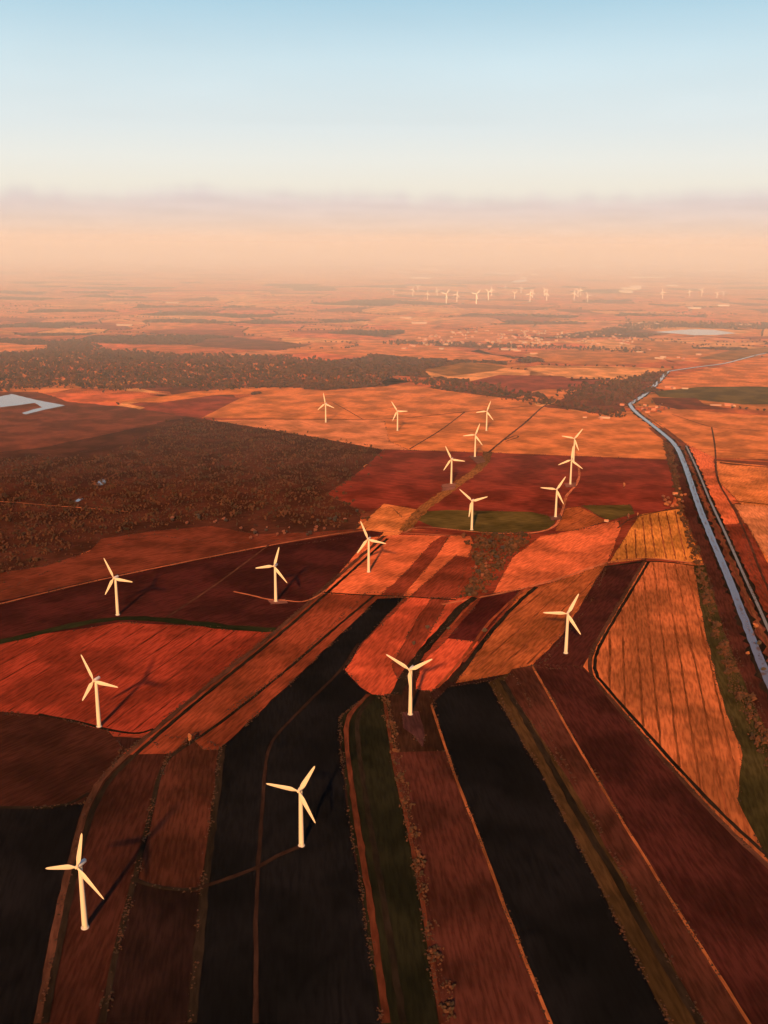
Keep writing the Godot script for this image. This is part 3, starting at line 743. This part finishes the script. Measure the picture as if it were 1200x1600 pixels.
func turbine(at: Vector2, turn: float, angle: float, size: float, label: String, group: String, detailed: bool) -> void:
	var o := Node3D.new()
	o.name = numbered("wind_turbine")
	add_child(o)
	o.position = Vector3(at.x, 0, at.y)
	o.rotation.y = deg_to_rad(turn)
	o.scale = Vector3.ONE * size
	tag(o, label, "wind turbine", group)
	var white: Material = mats["turbine_white" if detailed else "turbine_brightened_white"]
	var t := put("tower", tower_mesh, white, o)
	if detailed:
		put("foundation", footing_mesh, mats["concrete"], o)
		var d := put("door", door_mesh, mats["door_grey"], t)
		d.position = Vector3(0, 3.1, 2.6)
		for k in 2:
			var f := put("flange", flange_mesh, white, t)
			f.position = Vector3(0, 22.0 + 21.0 * k, 0)
			f.scale = Vector3(0.945 - 0.115 * k, 1, 0.945 - 0.115 * k)
	var n := put("nacelle", nacelle_mesh, mats["nacelle_white"], o)
	n.position = Vector3(0, 65.4, 0)
	if detailed:
		put("wind_vane", vane_mesh, mats["door_grey"], n).position = Vector3(0, 2.0, -6.0)
	var s := put("spinner", spinner_mesh, white, o)
	s.position = Vector3(0, 65.4, 0)
	for k in 3:
		var b := put("blade", blade_mesh, white, o)
		b.position = Vector3(0, 65.4, 4.3)
		b.basis = Basis(Vector3.BACK, -deg_to_rad(angle + 120.0 * k)) * Basis.from_euler(Vector3(0.0, 0.08, 0.0))
		b.position += b.basis.y * 0.9

# ------------------------------------------------------------------ buildings
func gable_wall() -> ArrayMesh:
	var st := SurfaceTool.new()
	st.begin(Mesh.PRIMITIVE_TRIANGLES)
	st.set_smooth_group(-1)
	var prof := [Vector2(-0.5, -0.3), Vector2(-0.5, 0.6), Vector2(0, 1.0), Vector2(0.5, 0.6), Vector2(0.5, -0.3)]
	for i in 5:
		var a: Vector2 = prof[i]
		var b: Vector2 = prof[(i + 1) % 5]
		for w in [[a, -0.5], [b, -0.5], [b, 0.5], [a, -0.5], [b, 0.5], [a, 0.5]]:
			st.add_vertex(Vector3(w[0].x, w[0].y, w[1]))
	for s in [-1, 1]:
		for k in range(1, 4):
			for j in ([0, k, k + 1] if s > 0 else [0, k + 1, k]):
				st.add_vertex(Vector3(prof[j].x, prof[j].y, 0.5 * s))
	st.generate_normals()
	return st.commit()

func gable_roof() -> ArrayMesh:
	var st := SurfaceTool.new()
	st.begin(Mesh.PRIMITIVE_TRIANGLES)
	st.set_smooth_group(-1)
	var under := [Vector2(-0.58, 0.545), Vector2(0, 1.01), Vector2(0.58, 0.545)]
	var over := [Vector2(-0.58, 0.61), Vector2(0, 1.08), Vector2(0.58, 0.61)]
	var ring := [under[0], over[0], over[1], over[2], under[2], under[1]]
	for i in 6:
		var a: Vector2 = ring[i]
		var b: Vector2 = ring[(i + 1) % 6]
		for w in [[a, -0.54], [b, -0.54], [b, 0.54], [a, -0.54], [b, 0.54], [a, 0.54]]:
			st.add_vertex(Vector3(w[0].x, w[0].y, w[1]))
	for s in [-1, 1]:
		for t in [[0, 1, 2], [0, 2, 5], [5, 2, 3], [5, 3, 4]]:
			for j in (t if s > 0 else [t[0], t[2], t[1]]):
				st.add_vertex(Vector3(ring[j].x, ring[j].y, 0.54 * s))
	st.generate_normals()
	return st.commit()

var wall_shape: ArrayMesh
var roof_shape: ArrayMesh
var box_shape: BoxMesh

func house(called: String, at: Vector2, size: Vector3, turn: float, wall: String, roof: String, label: String, category: String, group: String, chimney := true) -> void:
	var o := Node3D.new()
	o.name = numbered(called)
	add_child(o)
	o.position = Vector3(at.x, 0.6, at.y)
	o.rotation.y = deg_to_rad(turn)
	tag(o, label, category, group)
	var w := put("wall", wall_shape, mats[wall], o)
	w.scale = size
	var r := put("roof", roof_shape, mats[roof], o)
	r.scale = size
	if chimney:
		var c := put("chimney", box_shape, mats[wall], o)
		c.scale = Vector3(0.9, 2.0, 0.9)
		c.position = Vector3(0, size.y + 0.3, size.z * 0.3)

# ------------------------------------------------------------------ trees
var crowns := []
var trunks := []
var poplar: ArrayMesh

func tree(at: Vector2, h: float, tall: bool, leaf: String, label: String, group: String) -> void:
	var o := Node3D.new()
	o.name = numbered("poplar_tree" if tall else "tree")
	add_child(o)
	o.position = Vector3(at.x, 0.7, at.y)
	o.rotation.y = rng.randf() * TAU
	o.scale = Vector3(h * rng.randf_range(0.85, 1.25), h, h * rng.randf_range(0.85, 1.25))
	tag(o, label, "tree", group)
	var k := rng.randi() % 4
	put("trunk", trunks[k], mats["bark"], o)
	put("crown", poplar if tall else crowns[k], mats[leaf], o)

func bush_mass(poly: PackedVector2Array, spacing: float, h: float, dens: float, label: String, called: String) -> void:
	var box := Rect2(poly[0], Vector2.ZERO)
	for p in poly: box = box.expand(p)
	var where := []
	var z := box.position.y
	while z < box.end.y:
		var x := box.position.x
		while x < box.end.x:
			var p := Vector2(x + rng.randf_range(-0.5, 0.5) * spacing, z + rng.randf_range(-0.5, 0.5) * spacing)
			if Geometry2D.is_point_in_polygon(p + Vector2(noise.get_noise_2d(p.x * 3.0, p.y * 3.0), noise.get_noise_2d(p.y * 3.0, p.x * 3.0 + 99.0)) * (spacing * 3.0 if spacing < 7.0 else 95.0), poly) and rng.randf() < dens + noise.get_noise_2d(p.x * 1.2, p.y * 1.2) * 0.8:
				where.append(p)
			x += spacing
		z += spacing
	if where.is_empty(): return
	var mm := MultiMesh.new()
	mm.transform_format = MultiMesh.TRANSFORM_3D
	mm.use_colors = true
	mm.mesh = bush_shape
	mm.instance_count = where.size()
	for i in where.size():
		var p: Vector2 = where[i]
		var s := h * rng.randf_range(0.6, 1.2) * clampf(1.0 + noise.get_noise_2d(p.x * 2.5 + 40.0, p.y * 2.5) * 1.8, 0.35, 2.2)
		var wide := s * rng.randf_range(0.9, 1.5)
		mm.set_instance_transform(i, Transform3D(Basis(Vector3.UP, rng.randf() * TAU).scaled(Vector3(wide, s, wide)), Vector3(p.x, 0.5, p.y)))
		mm.set_instance_color(i, LEAF_OLIVE.lerp(LEAF_RUSSET, rng.randf()))
	var o := MultiMeshInstance3D.new()
	o.name = numbered(called)
	o.multimesh = mm
	o.material_override = mats["scrub"]
	add_child(o)
	tag(o, label, "wood" if called != "hedge" else "hedge", "", "stuff")

var bush_shape: ArrayMesh
var tuft_shape: ArrayMesh

# ------------------------------------------------------------------ the far plain, cut into parcels
func warp(p: Vector2) -> Vector3:
	var a := 0.24
	var q := Vector2(p.x * cos(a) - p.y * sin(a), p.x * sin(a) + p.y * cos(a))
	q += Vector2(noise.get_noise_2d(p.x * 0.1, p.y * 0.1), noise.get_noise_2d(p.x * 0.1 + 700.0, p.y * 0.1)) * 420.0
	return Vector3(q.x, 0.0, q.y)

func parcels(r: Rect2, out: Array, least: float) -> void:
	var mid := warp(r.get_center())
	if absf(mid.x) > -mid.z * 0.46 + r.size.length() + 600.0 or mid.z > -2300.0 + r.size.length(): return
	var d := -mid.z
	var want := least * rng.randf_range(0.5, 1.7) * clampf(d / 9000.0, 1.0, 5.0)
	if r.size.x * r.size.y <= want:
		out.append(r)
		return
	var f := rng.randf_range(0.36, 0.64)
	if r.size.x > r.size.y * rng.randf_range(1.0, 2.4):
		parcels(Rect2(r.position, Vector2(r.size.x * f, r.size.y)), out, least)
		parcels(Rect2(r.position + Vector2(r.size.x * f, 0), Vector2(r.size.x * (1 - f), r.size.y)), out, least)
	else:
		parcels(Rect2(r.position, Vector2(r.size.x, r.size.y * f)), out, least)
		parcels(Rect2(r.position + Vector2(0, r.size.y * f), Vector2(r.size.x, r.size.y * (1 - f))), out, least)

func parcel_poly(r: Rect2) -> PackedVector2Array:
	var p := PackedVector2Array()
	var c := [r.position, r.position + Vector2(r.size.x, 0), r.end, r.position + Vector2(0, r.size.y)]
	for i in 4:
		for k in 3:
			var w := warp(c[i].lerp(c[(i + 1) % 4], k / 3.0))
			p.append(Vector2(w.x, w.z))
	return p

func _ready() -> void:
	rng.seed = 11
	noise.seed = 4
	noise.frequency = 0.01
	noise.fractal_octaves = 3
	# ---------------- camera
	var cam := Camera3D.new()
	cam.name = "camera"
	cam.position = Vector3(0, 600, 0)
	cam.basis = Basis(Vector3.RIGHT, -deg_to_rad(14.954)) * Basis(Vector3.BACK, deg_to_rad(0.4))
	cam.fov = 53.709
	cam.near = 1.0
	cam.far = 300000.0
	add_child(cam)
	# ---------------- sky and haze
	var env := Environment.new()
	env.background_mode = Environment.BG_SKY
	env.sky = Sky.new()
	var sm := PanoramaSkyMaterial.new()
	sm.panorama = sky_picture()
	env.sky.sky_material = sm
	env.tonemap_mode = Environment.TONE_MAPPER_LINEAR
	env.tonemap_exposure = EXPOSURE
	env.fog_enabled = true
	env.fog_density = 0.0000025
	env.fog_light_color = lin([1.0, 0.97, 0.94])
	env.volumetric_fog_enabled = true
	env.volumetric_fog_density = 0.0
	env.sdfgi_enabled = true
	env.ssao_enabled = true
	env.ssil_enabled = true
	var we := WorldEnvironment.new()
	we.name = "world_environment"
	we.environment = env
	add_child(we)
	# ---------------- sun: low, behind the aeroplane and to the left
	var sun := DirectionalLight3D.new()
	sun.name = "sun"
	var el := deg_to_rad(24.0)
	var az := deg_to_rad(10.0)
	var to_sun := Vector3(-sin(az) * cos(el), sin(el), cos(az) * cos(el))
	add_child(sun)
	sun.look_at_from_position(to_sun, Vector3.ZERO)
	sun.light_energy = 1.55
	sun.light_color = lin([1.0, 0.51, 0.2])
	sun.light_angular_distance = 2.4
	sun.shadow_enabled = true
	sun.directional_shadow_max_distance = 20000.0

	# ---------------- shared materials and shapes
	tex_rows = noise_texture(21, 0.025, 6, ramp([0.56, 0.54, 0.54], [1.0, 1.0, 1.0], 0.2, 0.68), 1024)
	tex_patch = noise_texture(33, 0.009, 8, ramp([0.52, 0.57, 0.56], [1.0, 1.0, 1.0], 0.28, 0.64), 1024)
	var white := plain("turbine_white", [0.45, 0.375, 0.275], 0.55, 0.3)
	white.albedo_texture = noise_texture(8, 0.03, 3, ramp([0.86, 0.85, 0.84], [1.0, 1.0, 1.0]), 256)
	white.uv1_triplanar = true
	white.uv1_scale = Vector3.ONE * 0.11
	plain("turbine_brightened_white", [0.8, 0.75, 0.66], 0.5, 0.3)  # turbine white brightened in colour so far rotors show through the haze
	plain("nacelle_white", [0.45, 0.42, 0.38], 0.5, 0.4)
	plain("concrete", [0.3, 0.27, 0.24], 0.9)
	plain("door_grey", [0.2, 0.2, 0.2], 0.6)
	plain("bark", [0.06, 0.04, 0.03])
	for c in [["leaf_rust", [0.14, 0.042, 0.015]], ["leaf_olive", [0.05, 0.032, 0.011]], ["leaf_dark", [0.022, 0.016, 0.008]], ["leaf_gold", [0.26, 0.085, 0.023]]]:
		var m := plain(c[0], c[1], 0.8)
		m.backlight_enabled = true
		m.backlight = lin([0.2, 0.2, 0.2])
	var scrub := plain("scrub", [1, 1, 1], 0.9)
	scrub.vertex_color_use_as_albedo = true
	for c in [["wall_cream", [0.3, 0.2, 0.14]], ["wall_brick", [0.3, 0.13, 0.08]], ["roof_tile", [0.36, 0.12, 0.06]], ["roof_brown", [0.16, 0.08, 0.055]], ["roof_pale", [0.36, 0.24, 0.17]], ["shed_white", [0.52, 0.47, 0.4]], ["shed_grey", [0.44, 0.38, 0.32]]]:
		plain(c[0], c[1], 0.85)
	var water := plain("water", [0.075, 0.056, 0.062], 0.1, 0.5)
	plain("drain_water", [0.11, 0.085, 0.06], 0.35, 0.3)
	water.normal_enabled = true
	water.normal_texture = NoiseTexture2D.new()
	water.normal_texture.seamless = true
	water.normal_texture.as_normal_map = true
	water.normal_texture.bump_strength = 1.0
	water.normal_texture.noise = noise
	water.normal_scale = 0.04
	water.uv1_triplanar = true
	water.uv1_world_triplanar = true
	water.uv1_scale = Vector3.ONE * 0.02
	wall_shape = gable_wall()
	roof_shape = gable_roof()
	box_shape = BoxMesh.new()
	for k in 4:
		crowns.append(crown_mesh(40 + k, 260, 0.075, 0.22, 0.42))
		trunks.append(trunk_mesh(60 + k))
	poplar = crown_mesh(50, 240, 0.06, 0.1, 0.14)
	bush_shape = crown_mesh(70, 60, 0.17, 0.0, 0.45)
	tuft_shape = crown_mesh(71, 16, 0.26, 0.0, 0.45)
	turbine_shapes()

	# ---------------- ground
	var far := 130000.0
	var g := put("ground", sheet(PackedVector2Array([Vector2(-far, -far), Vector2(far, -far), Vector2(far, far), Vector2(-far, far)]), 0.0, Vector2(0.3, 1).normalized(), 0.0), soil("base"))
	tag(g, "brown plain under the fields, out to the horizon", "", "", "structure")
	haze_banks()
	far_plain()
	# ---------------- traced fields
	var y := 0.1
	for f in FIELDS:
		var along := Vector2(f[1], f[2])
		var poly := pts(f[4])
		var o := put("field", sheet(poly, y, along, 14.0 if f[0] in ["umber", "rust"] else 2.4), soil(f[0]))
		tag(o, f[3], "", "", "structure")
		if TRAMLINES.has(f[0]): tramlines(o, poly, along, TRAMLINES[f[0]][0], TRAMLINES[f[0]][1], y + 0.006)
		y += 0.012
	# ---------------- paths, ditches, roads
	y = 0.75
	for l in LINES:
		var o := put(l[2], ribbon(smooth_line(pts(l[4])), l[1], y), soil(l[0]))
		tag(o, l[3], "", "", "structure")
		y += 0.012
	# ---------------- water
	for w in WATER_LINES:
		var bank := put("canal_bank", ribbon(smooth_line(pts(w[3])), w[2] + 10.0, y - 0.006, 0.5), soil("ditch"))
		tag(bank, "dark overgrown margins of the " + w[0], "", "", "structure")
		var o := put(w[1], ribbon(smooth_line(pts(w[3])), w[2], y, 0.1), mats["drain_water" if w[1] == "side_drain" else "water"])
		tag(o, w[0], "", "", "structure")
		y += 0.012
	for w in PONDS:
		var o := put("pond", sheet(pts(w[1]), y, Vector2(0, 1), 2.5), mats["water"])
		tag(o, w[0], "", "", "structure")
		y += 0.012
	# ---------------- woods and bushes
	for w in WOODS:
		bush_mass(pts(w[4]), w[1], w[2], w[3], w[0], "hedge" if w[0].begins_with("hedge") or w[0].begins_with("overgrown") else "wood")
	margins()
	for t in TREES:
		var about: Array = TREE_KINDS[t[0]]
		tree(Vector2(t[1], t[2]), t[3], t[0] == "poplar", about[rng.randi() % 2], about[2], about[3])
	# ---------------- turbines
	for t in TURBINES:
		turbine(Vector2(t[0], t[1]), -22, t[2], 1.0, t[3], "wind turbines of the near wind farm", true)
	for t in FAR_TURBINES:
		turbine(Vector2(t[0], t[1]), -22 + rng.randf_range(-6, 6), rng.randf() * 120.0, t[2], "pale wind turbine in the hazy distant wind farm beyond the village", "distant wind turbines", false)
	# ---------------- buildings
	for b in FARMS:
		house("farmhouse" if b[6] == "farm" else "barn", Vector2(b[0], b[1]), Vector3(b[3], b[4], b[2]), b[5], "wall_cream" if rng.randf() < 0.7 else "wall_brick", "roof_tile" if b[6] == "farm" else "roof_pale", ("gabled farmhouse with orange tiled roof " if b[6] == "farm" else "long barn with pale roof ") + b[7], "house" if b[6] == "farm" else "barn", ("farmhouses " if b[6] == "farm" else "barns ") + b[7], b[6] == "farm")
	var poly := pts(VILLAGE)
	var box := Rect2(poly[0], Vector2.ZERO)
	for p in poly: box = box.expand(p)
	var n := 0
	while n < 190:
		var p := box.position + Vector2(rng.randf(), rng.randf()) * box.size
		if not Geometry2D.is_point_in_polygon(p, poly) or noise.get_noise_2d(p.x * 0.35, p.y * 0.35) < -0.12: continue
		n += 1
		house("village_house", p, Vector3(rng.randf_range(9, 13), rng.randf_range(7, 10), rng.randf_range(12, 24)), rng.randf_range(0, 180), "wall_cream" if rng.randf() < 0.75 else "wall_brick", ["roof_tile", "roof_tile", "roof_brown", "roof_pale"][rng.randi() % 4], "small gabled house in the distant village before the far wind turbines", "house", "village houses", false)
	for b in SHEDS:
		var o := Node3D.new()
		o.name = numbered("warehouse")
		add_child(o)
		o.position = Vector3(b[0], 0.0, b[1])
		o.rotation.y = deg_to_rad(b[5])
		tag(o, "pale industrial building in the haze near the horizon", "warehouse", "distant industrial buildings")
		put("wall", wall_shape, mats["shed_white"], o).scale = Vector3(b[3], b[4], b[2])
		put("roof", roof_shape, mats["shed_grey"], o).scale = Vector3(b[3], b[4], b[2])

# the dust and damp haze that lies over the far plain, thicker the farther out
func haze_banks() -> void:
	for b in [[2400.0, 420.0, 0.00005], [5000.0, 520.0, 0.000066], [9000.0, 590.0, 0.000018], [12000.0, 640.0, 0.000016], [12000.0, 720.0, 0.000012], [12000.0, 830.0, 0.00001], [12000.0, 980.0, 0.000007], [12000.0, 1200.0, 0.000005]]:
		var v := FogVolume.new()
		v.name = numbered("haze_bank")
		v.shape = RenderingServer.FOG_VOLUME_SHAPE_BOX
		v.size = Vector3(250000.0, b[1], 125000.0 - b[0])
		v.position = Vector3(0, b[1] * 0.5 - 2.0, -b[0] - (125000.0 - b[0]) * 0.5)
		var m := FogMaterial.new()
		m.albedo = lin([0.92, 0.95, 0.95])
		m.density = b[2]
		v.material = m
		add_child(v)
		tag(v, "low haze lying over the far plain", "", "", "stuff")

# rank grass and weeds on the field edges
func margins() -> void:
	var where := []
	for f in FIELDS.slice(2):
		var poly := pts(f[4])
		for i in poly.size():
			var a := poly[i]
			var b := poly[(i + 1) % poly.size()]
			if a.y < -3300.0: continue
			var n := int(a.distance_to(b) / 1.8)
			for k in n:
				var p := a.lerp(b, (k + rng.randf()) / n)
				var lush := noise.get_noise_2d(p.x * 1.5 + 300.0, p.y * 1.5)
				if rng.randf() > 0.42 + lush * 1.4: continue
				where.append([p + Vector2(rng.randfn(), rng.randfn()) * 1.5])
	var mm := MultiMesh.new()
	mm.transform_format = MultiMesh.TRANSFORM_3D
	mm.use_colors = true
	mm.mesh = tuft_shape
	mm.instance_count = where.size()
	for i in where.size():
		var s := rng.randf_range(0.5, 1.5)
		var w := s * rng.randf_range(1.2, 2.4)
		mm.set_instance_transform(i, Transform3D(Basis(Vector3.UP, rng.randf() * TAU).scaled(Vector3(w, s, w)), Vector3(where[i][0].x, 0.5, where[i][0].y)))
		mm.set_instance_color(i, Color(0.016, 0.011, 0.005).lerp(Color(0.06, 0.022, 0.01), rng.randf()))
	var o := MultiMeshInstance3D.new()
	o.name = "margin_grass"
	o.multimesh = mm
	o.material_override = mats["scrub"]
	add_child(o)
	tag(o, "rank grass and weeds along the field edges", "grass", "", "stuff")

func tramlines(o: Node3D, poly: PackedVector2Array, along: Vector2, gap: float, rut: String, y: float) -> void:
	var across := along.orthogonal()
	var lo := 1e9
	var hi := -1e9
	for p in poly:
		lo = minf(lo, p.dot(across))
		hi = maxf(hi, p.dot(across))
	var s := lo + gap * 0.6
	while s < hi:
		var line := PackedVector2Array()
		for k in 41:
			var t := lerpf(-4000.0, 200.0, k / 40.0)
			line.append(across * s + along * (t if along.y > 0.0 else -t) + across * noise.get_noise_2d(s * 3.0, t * 0.2) * 3.0)
		for seg in Geometry2D.intersect_polyline_with_polygon(line, Geometry2D.offset_polygon(poly, -9.0)[0]):
			if seg.size() > 1: put("tramline", ribbon(smooth_line(seg), 3.0, y, 0.7), soil(rut), o)
		s += gap * (1.0 + 0.06 * noise.get_noise_1d(s * 4.0))

func far_plain() -> void:
	var out := []
	for bx in range(-8, 8):
		for bz in range(0, 14):
			parcels(Rect2(bx * 6000.0, -84000.0 + bz * 6000.0, 6000.0, 6000.0), out, 230000.0)
	out.sort_custom(func(a, b): return warp(a.get_center()).z > warp(b.get_center()).z)
	var tones := ["apricot", "apricot", "apricot", "gold", "gold", "gold", "salmon", "salmon", "ochre", "plum", "oliverust", "terracotta", "terracotta", "rust"]
	var land := Node3D.new()
	land.name = "farmland"
	add_child(land)
	tag(land, "patchwork of fields stretching away to the hazy horizon", "", "", "structure")
	var merged := {}
	var woods := []
	var n := 0
	for r in out:
		var poly := parcel_poly(r)
		var mid := warp(r.get_center())
		var k := noise.get_noise_2d(mid.x * 0.12, mid.z * 0.12) * 0.6 + rng.randf()
		var tone: String = tones[rng.randi() % tones.size()]
		if k < 0.1:
			tone = "fen"
			if -mid.z < 16000.0 and -mid.z > 3500.0: woods.append(poly)
		var along := (poly[3] - poly[0]).normalized()
		if n < 260:
			put("field", sheet(poly, 0.03, along, 0.0), soil(tone), land)
		else:
			if not merged.has(tone): merged[tone] = SurfaceTool.new()
			merged[tone].append_from(sheet(poly, 0.04, along, 0.0), 0, Transform3D())
		n += 1
	for tone in merged:
		tag(put("distant_fields", merged[tone].commit(), soil(tone), land), "", "", "", "stuff")
	# woods and hedge lines between far parcels: clumps of trees
	var spots := []
	for poly in woods:
		var c := Vector2.ZERO
		for p in poly: c += p / poly.size()
		var gap := clampf(-c.y / 260.0, 14.0, 40.0)
		var box := Rect2(poly[0], Vector2.ZERO)
		for p in poly: box = box.expand(p)
		for i in int(box.get_area() / (gap * gap)):
			var p := box.position + Vector2(rng.randf(), rng.randf()) * box.size
			if Geometry2D.is_point_in_polygon(p, poly): spots.append([p, gap])
	for r in out:
		var mid := warp(r.get_center())
		if -mid.z > 13000.0 or -mid.z < 3600.0: continue
		var poly := parcel_poly(r)
		for i in [0, 3]:
			if rng.randf() < 0.66: continue
			for s in 3:
				var a := poly[i + s]
				var b := poly[(i + s + 1) % 12]
				var m := int(a.distance_to(b) / 26.0)
				for q in m:
					if rng.randf() < 0.6: spots.append([a.lerp(b, (q + rng.randf()) / m), 12.0])
	var kept := []
	var open := []
	for f in FIELDS: open.append(pts(f[4]))
	var lakes := []
	for w in PONDS: lakes.append_array(Geometry2D.offset_polygon(pts(w[1]), 160.0))
	for s in spots:
		var ok := true
		if s[0].y > -7000.0:
			for poly in open:
				if Geometry2D.is_point_in_polygon(s[0], poly):
					ok = false
					break
		for lake in lakes:
			if ok and Geometry2D.is_point_in_polygon(s[0], lake): ok = false
		if ok: kept.append(s)
	spots = kept
	var mm := MultiMesh.new()
	mm.transform_format = MultiMesh.TRANSFORM_3D
	mm.use_colors = true
	mm.mesh = bush_shape
	mm.instance_count = spots.size()
	for i in spots.size():
		var s: float = rng.randf_range(7.0, 12.0)
		var w: float = spots[i][1] * rng.randf_range(0.9, 1.5)
		mm.set_instance_transform(i, Transform3D(Basis(Vector3.UP, rng.randf() * TAU).scaled(Vector3(w, s, w)), Vector3(spots[i][0].x, 0.0, spots[i][0].y)))
		mm.set_instance_color(i, LEAF_OLIVE.lerp(LEAF_RUSSET, rng.randf()))
	var o := MultiMeshInstance3D.new()
	o.name = "distant_trees"
	o.multimesh = mm
	o.material_override = mats["scrub"]
	add_child(o)
	tag(o, "distant woods and hedgerow trees on the plain", "wood", "", "stuff")

# the air: clear blue above, a low bank of lilac haze cloud along the horizon; the same all round
func sky_picture() -> ImageTexture:
	var w := 2048
	var h := 1024
	var im := Image.create(w, h, false, Image.FORMAT_RGBF)
	var clear := [[0.0, 240, 226, 204], [3.0, 240, 234, 220], [4.2, 237, 237, 229], [5.8, 226, 234, 234], [9.0, 207, 228, 236], [12.0, 176, 213, 231], [20.0, 136, 180, 211], [35.0, 88, 138, 188], [60.0, 60, 104, 158], [90.0, 52, 92, 146]]
	var bank := [[0.0, 240, 205, 180], [0.7, 237, 209, 189], [1.6, 231, 211, 201], [2.4, 226, 211, 207], [3.2, 223, 212, 211], [5.0, 224, 215, 213]]
	var cn := FastNoiseLite.new()
	cn.seed = 9
	cn.frequency = 1.0
	cn.fractal_octaves = 4
	for j in h:
		var e := 90.0 - (j + 0.5) / h * 180.0
		if e < 0.0:
			im.fill_rect(Rect2i(0, j, w, 1), tint(bank, 0.0))
		elif e > 6.0:
			var cc := tint(clear, e)
			for i in w:
				var a := TAU * i / w
				var veil := cn.get_noise_3d(cos(a) * 2.2, sin(a) * 2.2, e * 0.16) if e < 40.0 else 0.0
				im.set_pixel(i, j, cc * (1.0 + 0.07 * veil * (1.0 - e / 40.0)))
		else:
			var cc := tint(clear, e)
			var cb := tint(bank, e)
			for i in w:
				var a := TAU * i / w
				var edge := 2.75 + cn.get_noise_2d(cos(a) * 3.0, sin(a) * 3.0) * 0.5 + cn.get_noise_2d(cos(a) * 26.0 + 50.0, sin(a) * 26.0) * 0.3
				var cover := 1.0 - smoothstep(edge - 0.9, edge + 0.25, e)
				var c := cc.lerp(cb, cover)
				var wisp := cn.get_noise_3d(cos(a) * 9.0, sin(a) * 9.0, e * 3.0)
				im.set_pixel(i, j, c * (1.0 + 0.1 * wisp * cover))
	return ImageTexture.create_from_image(im)

func tint(stops: Array, e: float) -> Color:
	var c := Color8(stops[-1][1], stops[-1][2], stops[-1][3]).srgb_to_linear()
	for k in stops.size() - 1:
		if e < stops[k + 1][0]:
			var t: float = clampf((e - stops[k][0]) / (stops[k + 1][0] - stops[k][0]), 0.0, 1.0)
			c = Color8(stops[k][1], stops[k][2], stops[k][3]).srgb_to_linear().lerp(Color8(stops[k + 1][1], stops[k + 1][2], stops[k + 1][3]).srgb_to_linear(), t)
			break
	return Color(c.r, c.g, c.b) / EXPOSURE
